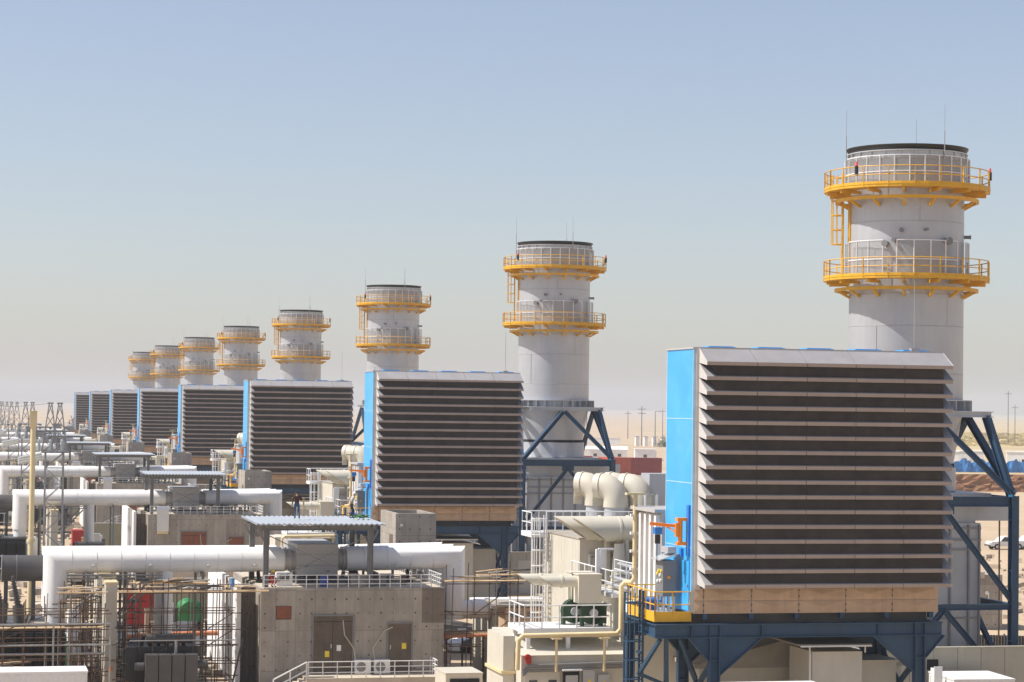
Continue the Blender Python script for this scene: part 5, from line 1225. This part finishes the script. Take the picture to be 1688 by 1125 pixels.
# roof items first row
def drum(x, y, z, r, h, m, label, name="barrel", cat="barrel", m2=None):
    t = thing(name, label, cat, (x, y, z))
    q = MB(); q.lathe((x, y), [(0, z), (r, z), (r, z+h*.33), (r*1.04, z+h*.35), (r, z+h*.37), (r, z+h*.98), (0, z+h)], 18); q.build("body", m, t, 40)
    q = MB(); q.lathe((x, y), [(r*.98, z+h*.97), (r*1.03, z+h*.98), (r*1.03, z+h*1.03), (0, z+h*1.06)], 18); q.build("lid", m2 or m, t, 40)
drum(23.3-1.2, 139.9, 6.3, .26, .62, m_bluepl, "blue plastic barrel behind the roof railing beside the left canopy post")
J3 = dict(pelvis=(-.12,0,.34), waist=(-.10,0,.46), chest=(-.02,0,.66), neck=(.04,0,.82), head=(.09,0,.91), crown=(.10,0,1.0),
          shl=(-.02,.19,.75), ell=(.12,.25,.52), wrl=(.30,.18,.42), hal=(.37,.16,.40), shr=(-.02,-.19,.75), elr=(.14,-.25,.50), wrr=(.32,-.17,.44), har=(.39,-.15,.42),
          hil=(-.10,.11,.30), knl=(.26,.16,.44), anl=(.08,.15,.08), tol=(.22,.16,.04), hir=(-.10,-.11,.30), knr=(.24,-.18,.42), anr=(.06,-.16,.08), tor=(.20,-.17,.04))
person("person in red work clothes and yellow hard hat crouching behind the roof railing", (18.82, 139.75, 6.3), R(-35), J3, dict(shirt=m_red, trouser=m_red, long=True, face=(1,0,-.25)), m_ywarn)
drum(16.3, 139.0, 6.4, .14, .5, mat("water_blue", (.12,.25,.45), .2), "blue water bottle on the scaffold planks", "water_bottle", "bottle")
t = thing("white_cabinet", "small white cabinet with dark screen on the concrete roof", "cabinet", (19.6, 140.8, 6.3))
q = MB(); q.box(19.2, 20.2, 140.5, 141.1, 6.3, 7.15); q.build("body", m_white, t)
q = MB(); q.box(19.4, 20.0, 140.46, 140.499, 6.65, 7.0); q.build("screen", m_win, t)

# yard rubble (uncountable)
def rubble(name, label, regions, n, m, smin, smax, seed, flat=.5):
    rr = random.Random(seed); mb = MB()
    for k in range(n):
        x0, x1, y0, y1 = regions[k % len(regions)]
        x, y = rr.uniform(x0, x1), rr.uniform(y0, y1); s = smin+(smax-smin)*rr.random()**3; a = rr.uniform(0, 3.14)
        L = s*rr.uniform(.6, 2.2); c, s_ = math.cos(a), math.sin(a); hh = s*flat*rr.uniform(.3, 1)
        mb.bar((x-c*L/2, y-s_*L/2, hh/2), (x+c*L/2, y+s_*L/2, hh/2+rr.uniform(-.3, .5)*hh), s*rr.uniform(.3, 1), hh)
    o = mb.build(name, m); o['kind'] = 'stuff'; o['label'] = label; o['category'] = 'rubble'
yards = [(-4, 33, 150+86*k-10, 222+86*k) for k in range(3)]
rubble("construction_debris", "planks and scrap lying about the yard between the rows", yards+[(4, 17, 148, 176), (4, 17, 150, 170)], 3200, m_rub2, .15, 1.5, 1)
rubble("dark_scrap", "dark cable ends and steel scrap behind the first row transformers", [(3, 17, 150, 172), (33.5, 37, 163, 176)], 800, m_char, .2, 1.6, 21, 1.0)
rubble("white_scrap", "pale boards and bags lying about the yard between the rows", yards+[(33.5, 38, 162, 178), (33.5, 38, 163, 172)], 900, m_clean, .15, 1.4, 2)
rubble("loose_stones", "loose stones heaped on the sand beyond the intake", [(88, 125, 205, 215), (95, 140, 195, 260), (85, 110, 180, 204)], 700, m_rubble, .2, .9, 3, .9)

# right-hand yard
t = thing("concrete_block_house", "unfinished concrete block house with white pipe on the right", "block house", (81.4, 173, 0))
q = MB(); q.box(80.2, 82.7, 171, 176, 0, 4.45); q.build("wall", m_conc, t)
q = MB(); q.box(80.3, 81.0, 170.7, 170.99, 4.2, 4.7); q.build("ledge", m_clean, t)
q = MB(); q.cyl((81.3, 170.98, 3.0), (81.3, 170.9, 3.0), .16, 14); q.tube([(81.45,170.9,3.0),(81.45,170.9,1.9),(80.2,170.9,1.9)], .05, 8); q.build("pipe", m_white, t)
t = thing("corrugated_fence", "dark corrugated sheet fence behind the right container", "fence", (68, 144.5, 0))
q = MB(); vs = []; n = 160
for i in range(n+1):
    x = 64.5+7*i/n; y = 146-3*i/n+.05*math.sin(i*1.57); vs += [(x, y, 0), (x, y, 2.4), (x, y+.03, 2.4), (x, y+.03, 0)]
q.add(vs, [(4*i+a, 4*i+(a+1) % 4, 4*(i+1)+(a+1) % 4, 4*(i+1)+a) for i in range(n) for a in range(4)]); q.build("sheet", m_char, t)
q = MB()
for i in range(5): q.bar((64.5+1.75*i, 146.15-.75*i, 0), (64.5+1.75*i, 146.15-.75*i, 2.5), .1)
q.build("post", m_steel, t)
def lamp_conduit():
    t = thing("conduit_post", "thin rusty conduit post beside the blue frame on the right", "post", (66, 140, 0))
    q = MB(); q.tube([(66.5, 138, 0), (66.5, 138, 10.6), (64.4, 138, 11.6), (63.6, 138, 12.2)], .06, 8); q.build("pipe", m_pole, t, 40)
    q = MB(); q.box(66.35, 66.65, 137.8, 137.9, 5.0, 5.3); q.build("joint_box", m_steel, t)
lamp_conduit()
def pickup(x, y, rot, label):
    t = thing("pickup_truck", label, "pickup truck", (x, y, 0), "white pickup trucks")
    def P(pts, w0, nm, m, dy=0): q = MB(); q.prism([(x+a, y-w0/2+dy, b) for a, b in pts], (0, w0, 0)); return q.build(nm, m, t)
    P([(-2.5,.45),(2.5,.45),(2.55,.95),(.9,1.0),(-2.2,1.05),(-2.55,.85)], 1.75, "body", m_white)
    P([(-1.2,1.03),(.95,1.0),(.72,1.62),(.5,1.7),(-.55,1.7)], 1.6, "cab", m_white)
    P([(-1.0,1.08),(.7,1.06),(.55,1.55),(-.55,1.58)], 1.64, "side_window", m_win)
    P([(.95,.95),(2.5,.95),(2.5,1.12),(.95,1.12)], 1.7, "bed_side", m_white)
    for a in (-1.6, 1.5):
        for s in (-1, 1):
            q = MB(); q.cyl((x+a, y+s*.72, .38), (x+a, y+s*.92, .38), .38, 18); w_ = q.build("wheel", m_tyre, t)
            q = MB(); q.cyl((x+a, y+s*.92, .38), (x+a, y+s*.93, .38), .2, 12); q.build("rim", m_galv, w_)
    q = MB(); q.box(x-2.6, x-2.5, y-.85, y+.85, .45, .65); q.build("bumper", m_char, t)
    for s in (-1, 1):
        q = MB(); q.box(x-2.57, x-2.45, y+s*.6-.15, y+s*.6+.15, .75, .9); q.build("headlight", m_galv, t)
    t.rotation_euler.z = rot
pickup(132.2, 272.5, 0, "white pickup truck parked on the sand, left of the two")
pickup(136.2, 273.8, R(3), "white pickup truck behind the blue column at the right edge")

# far yard: containers, cabins, tarps, masts
container("shipping_container", "orange shipping container beyond the cream elbows, nearest of the three", (167.2, 575, 0), (6.2, 7, 4.9), m_cont, R(12), "red containers")
container("shipping_container", "orange shipping container partly behind the stack frame, left of the three", (161, 590, 0), (6.0, 7, 4.9), m_cont, R(12), "red containers")
container("shipping_container", "dark red shipping container right of the orange ones", (177.6, 585, 0), (10.5, 5, 4.6), m_cont2, R(-10), "red containers")
def cabin(x, y, z, L, W, H_, label, wins, roofc=None, rot=0, gable=False):
    t = thing("site_cabin", label, "cabin", (x, y, z), "site cabins")
    q = MB(); q.box(x-L/2, x+L/2, y-W/2, y+W/2, z, z+H_); q.build("wall", m_cabin, t)
    q = MB()
    if gable: q.prism([(x-L/2-.3, y-W/2-.3, z+H_), (x-L/2-.3, y+W/2+.3, z+H_), (x-L/2-.3, y, z+H_+1.0)], (L+.6, 0, 0))
    else: q.box(x-L/2-.15, x+L/2+.15, y-W/2-.15, y+W/2+.15, z+H_+.001, z+H_+.2)
    q.build("roof", roofc or m_white, t)
    for f in wins:
        q = MB(); q.box(x+f*L-.6, x+f*L+.6, y-W/2-.04, y-W/2-.001, z+1.1, z+2.1); q.build("window", m_win, t)
    t.rotation_euler.z = rot
for (x, y, L, lab, wins, gb, h_) in ((219.5, 763, 13, "long beige gabled cabin behind the orange containers", (-.35, .05, .3), True, 3.6), (229.8, 753, 7, "pale flat cabin with one window behind the red container", (0,), False, 3.8),
                               (236, 770, 6, "small white cabin beside the blue intake edge", (), False, 3.0), (204, 770, 20, "long pale cabin partly behind the second stack frame", (-.2, .25), True, 3.6)):
    cabin(x, y, 0, L, 7, h_, lab, wins, None, R(-14), gb)
for k in range(5):
    cabin(318+k*3.1, 1055-k*4, 0, 1.7, 2, 4.4, ["leftmost white tower-like hut on the far plain", "second white hut from the left on the far plain", "middle white hut on the far plain", "fourth white hut from the left on the far plain", "rightmost white hut beside the bush on the far plain"][k], (), m_rust if k % 2 else m_tarp)
t = thing("boundary_wall", "long low grey wall left of the white huts on the far plain", "wall", (300, 1080, 0))
q = MB(); q.bar((285, 1092, 1.6), (317, 1080, 1.6), .4, 3.2); q.bar((285, 1092, 3.3), (317, 1080, 3.3), .6, .3); q.build("panel", m_cabin, t)
for (x, L, lab, wins, y) in ((245, 7, "white cabin left of the sloping blue struts on the terrace", (.2,), 540), (254, 10, "long white cabin above the blue tarpaulin", (-.3, 0, .3), 548), (266.5, 8, "white cabin with window at the right edge", (.05,), 540)):
    cabin(x, y, 3.9, L, 6, 3.9, lab, wins, None, R(-25))
t = thing("tarp_fence", "blue tarpaulin fence along the top of the earth bank", "fence", (255, 545, 3.9))
vs = []; n = 120; q = MB()
for i in range(n+1):
    x = 205+70*i/n; y = 492-6*math.sin(i/n*2)+.25*math.sin(i*1.3); z = 3.9+.1; h = 2.7+.35*math.sin(i*.9)+.25*math.sin(i*2.3); vs += [(x, y, z), (x, y+.15*math.sin(i*2.1), z+h*.5), (x, y, z+h)]
q.add(vs, [(3*i+a, 3*(i+1)+a, 3*(i+1)+a+1, 3*i+a+1) for i in range(n) for a in (0, 1)]); q.build("sheet", m_tarp, t)
for i in range(0, 13):
    q = MB(); x = 205+70*i/12; q.cyl((x, 492.6-6*math.sin(i/12*2), 3.9), (x, 492.6-6*math.sin(i/12*2), 7.0), .06, 6); q.build("stake", m_pole, t)
q = MB(); q.box(236, 239, 470, 472, 0, 1.5); q.box(235.9, 239.1, 469.9, 472.1, 1.5, 1.65); single(q, "water_box", m_white, "small white box at the foot of the earth bank", "box", (237.5, 471, 0))
def powerpole(x, y, z, h, label, arms=1):
    t = thing("power_pole", label, "power pole", (x, y, z), "power poles beyond the plant")
    q = MB(); q.cyl((x, y, z), (x, y, z+h), .22, 6, .14); q.build("pole", m_steel, t)
    for k in range(arms):
        q = MB(); q.bar((x-1.6, y, z+h-1.2-k*1.6), (x+1.6, y, z+h-1.2-k*1.6), .2); q.build("crossarm", m_steel, t)
    if arms == 0:
        q = MB(); q.bar((x, y, z+h), (x+1.6, y, z+h+.1), .12); q.box(x+1.2, x+2.0, y-.2, y+.2, z+h-.05, z+h+.15); q.build("lamp_arm", m_steel, t)
pp = [(252, 830, 15, 2), (262, 845, 13, 0), (266, 800, 14, 0), (275, 830, 17, 0), (300, 925, 15, 1), (312, 950, 16, 1), (282, 860, 12, 0), (283, 820, 19, 0), (300, 1010, 13, 1), (345, 1100, 14, 1), (452, 930, 24, 1), (470, 960, 18, 1), (448, 1010, 19, 2), (460, 1000, 15, 1), (222, 800, 14, 1)]
words = ["with double arms behind the beige cabins", "lamp type left of the white huts", "short lamp type before the white huts", "tall lamp type above the white huts", "single arm right of the white huts", "single arm far right of the white huts", "short lamp type among the white huts", "tallest lamp type near the blue intake",
         "thin single arm on the hazy plain left of the huts", "thin short single arm on the hazy plain", "tall single arm at the far right edge", "shorter single arm beside the tall one at far right", "double arm between the blue struts at right", "short single arm between the blue struts", "single arm left of the beige cabins"]
for (x, y, h, a), wd in zip(pp, words): powerpole(x, y, 3.9 if x > 220 else 0, h, "grey power pole, "+wd, a)
# shrub on the rise
def bush(x, y, z, r, label):
    t = thing("bush", label, "bush", (x, y, z)); rr = random.Random(5); q = MB()
    for i in range(900):
        a, b, c = rr.gauss(0, .5), rr.gauss(0, .45), abs(rr.gauss(0, .45)); p = V((x+a*r, y+b*r, z+.15+c*r)); s = .3
        u = V((rr.uniform(-1,1), rr.uniform(-1,1), rr.uniform(-1,1))).normalized()*s; v = u.orthogonal().normalized()*s*.6
        q.add([p-u, p+v, p+u, p-v], [(0,1,2,3)])
    q.build("foliage", m_bush, t); q = MB()
    for i in range(5): q.cyl((x, y, z), (x+rr.uniform(-1,1)*r*.4, y+rr.uniform(-1,1)*r*.4, z+r*.7), .12, 5, .04)
    q.build("stem", m_pole, t)
bush(324, 1030, 0, 4.2, "olive bush in front of the white huts near the blue intake edge")
# ---------------------------------------------------------------- air
if HAZE:
    q = MB(); q.box(-4000, 9000, -300, 9000, -1, 90)
    hm = bpy.data.materials.new("haze"); hm.use_nodes = True; n = hm.node_tree.nodes; n.clear()
    o_ = n.new("ShaderNodeOutputMaterial"); v_ = n.new("ShaderNodeVolumePrincipled")
    v_.inputs["Color"].default_value = (.655, .70, .765, 1); v_.inputs["Density"].default_value = 0.00017; v_.inputs["Anisotropy"].default_value = 0.0
    hm.node_tree.links.new(v_.outputs[0], o_.inputs["Volume"])
    o = q.build("haze", hm); o['kind'] = 'stuff'; o['label'] = 'pale dusty haze over the desert plain'; o['category'] = 'haze'
for o in sc.objects:
    if '_o' in o: del o['_o']
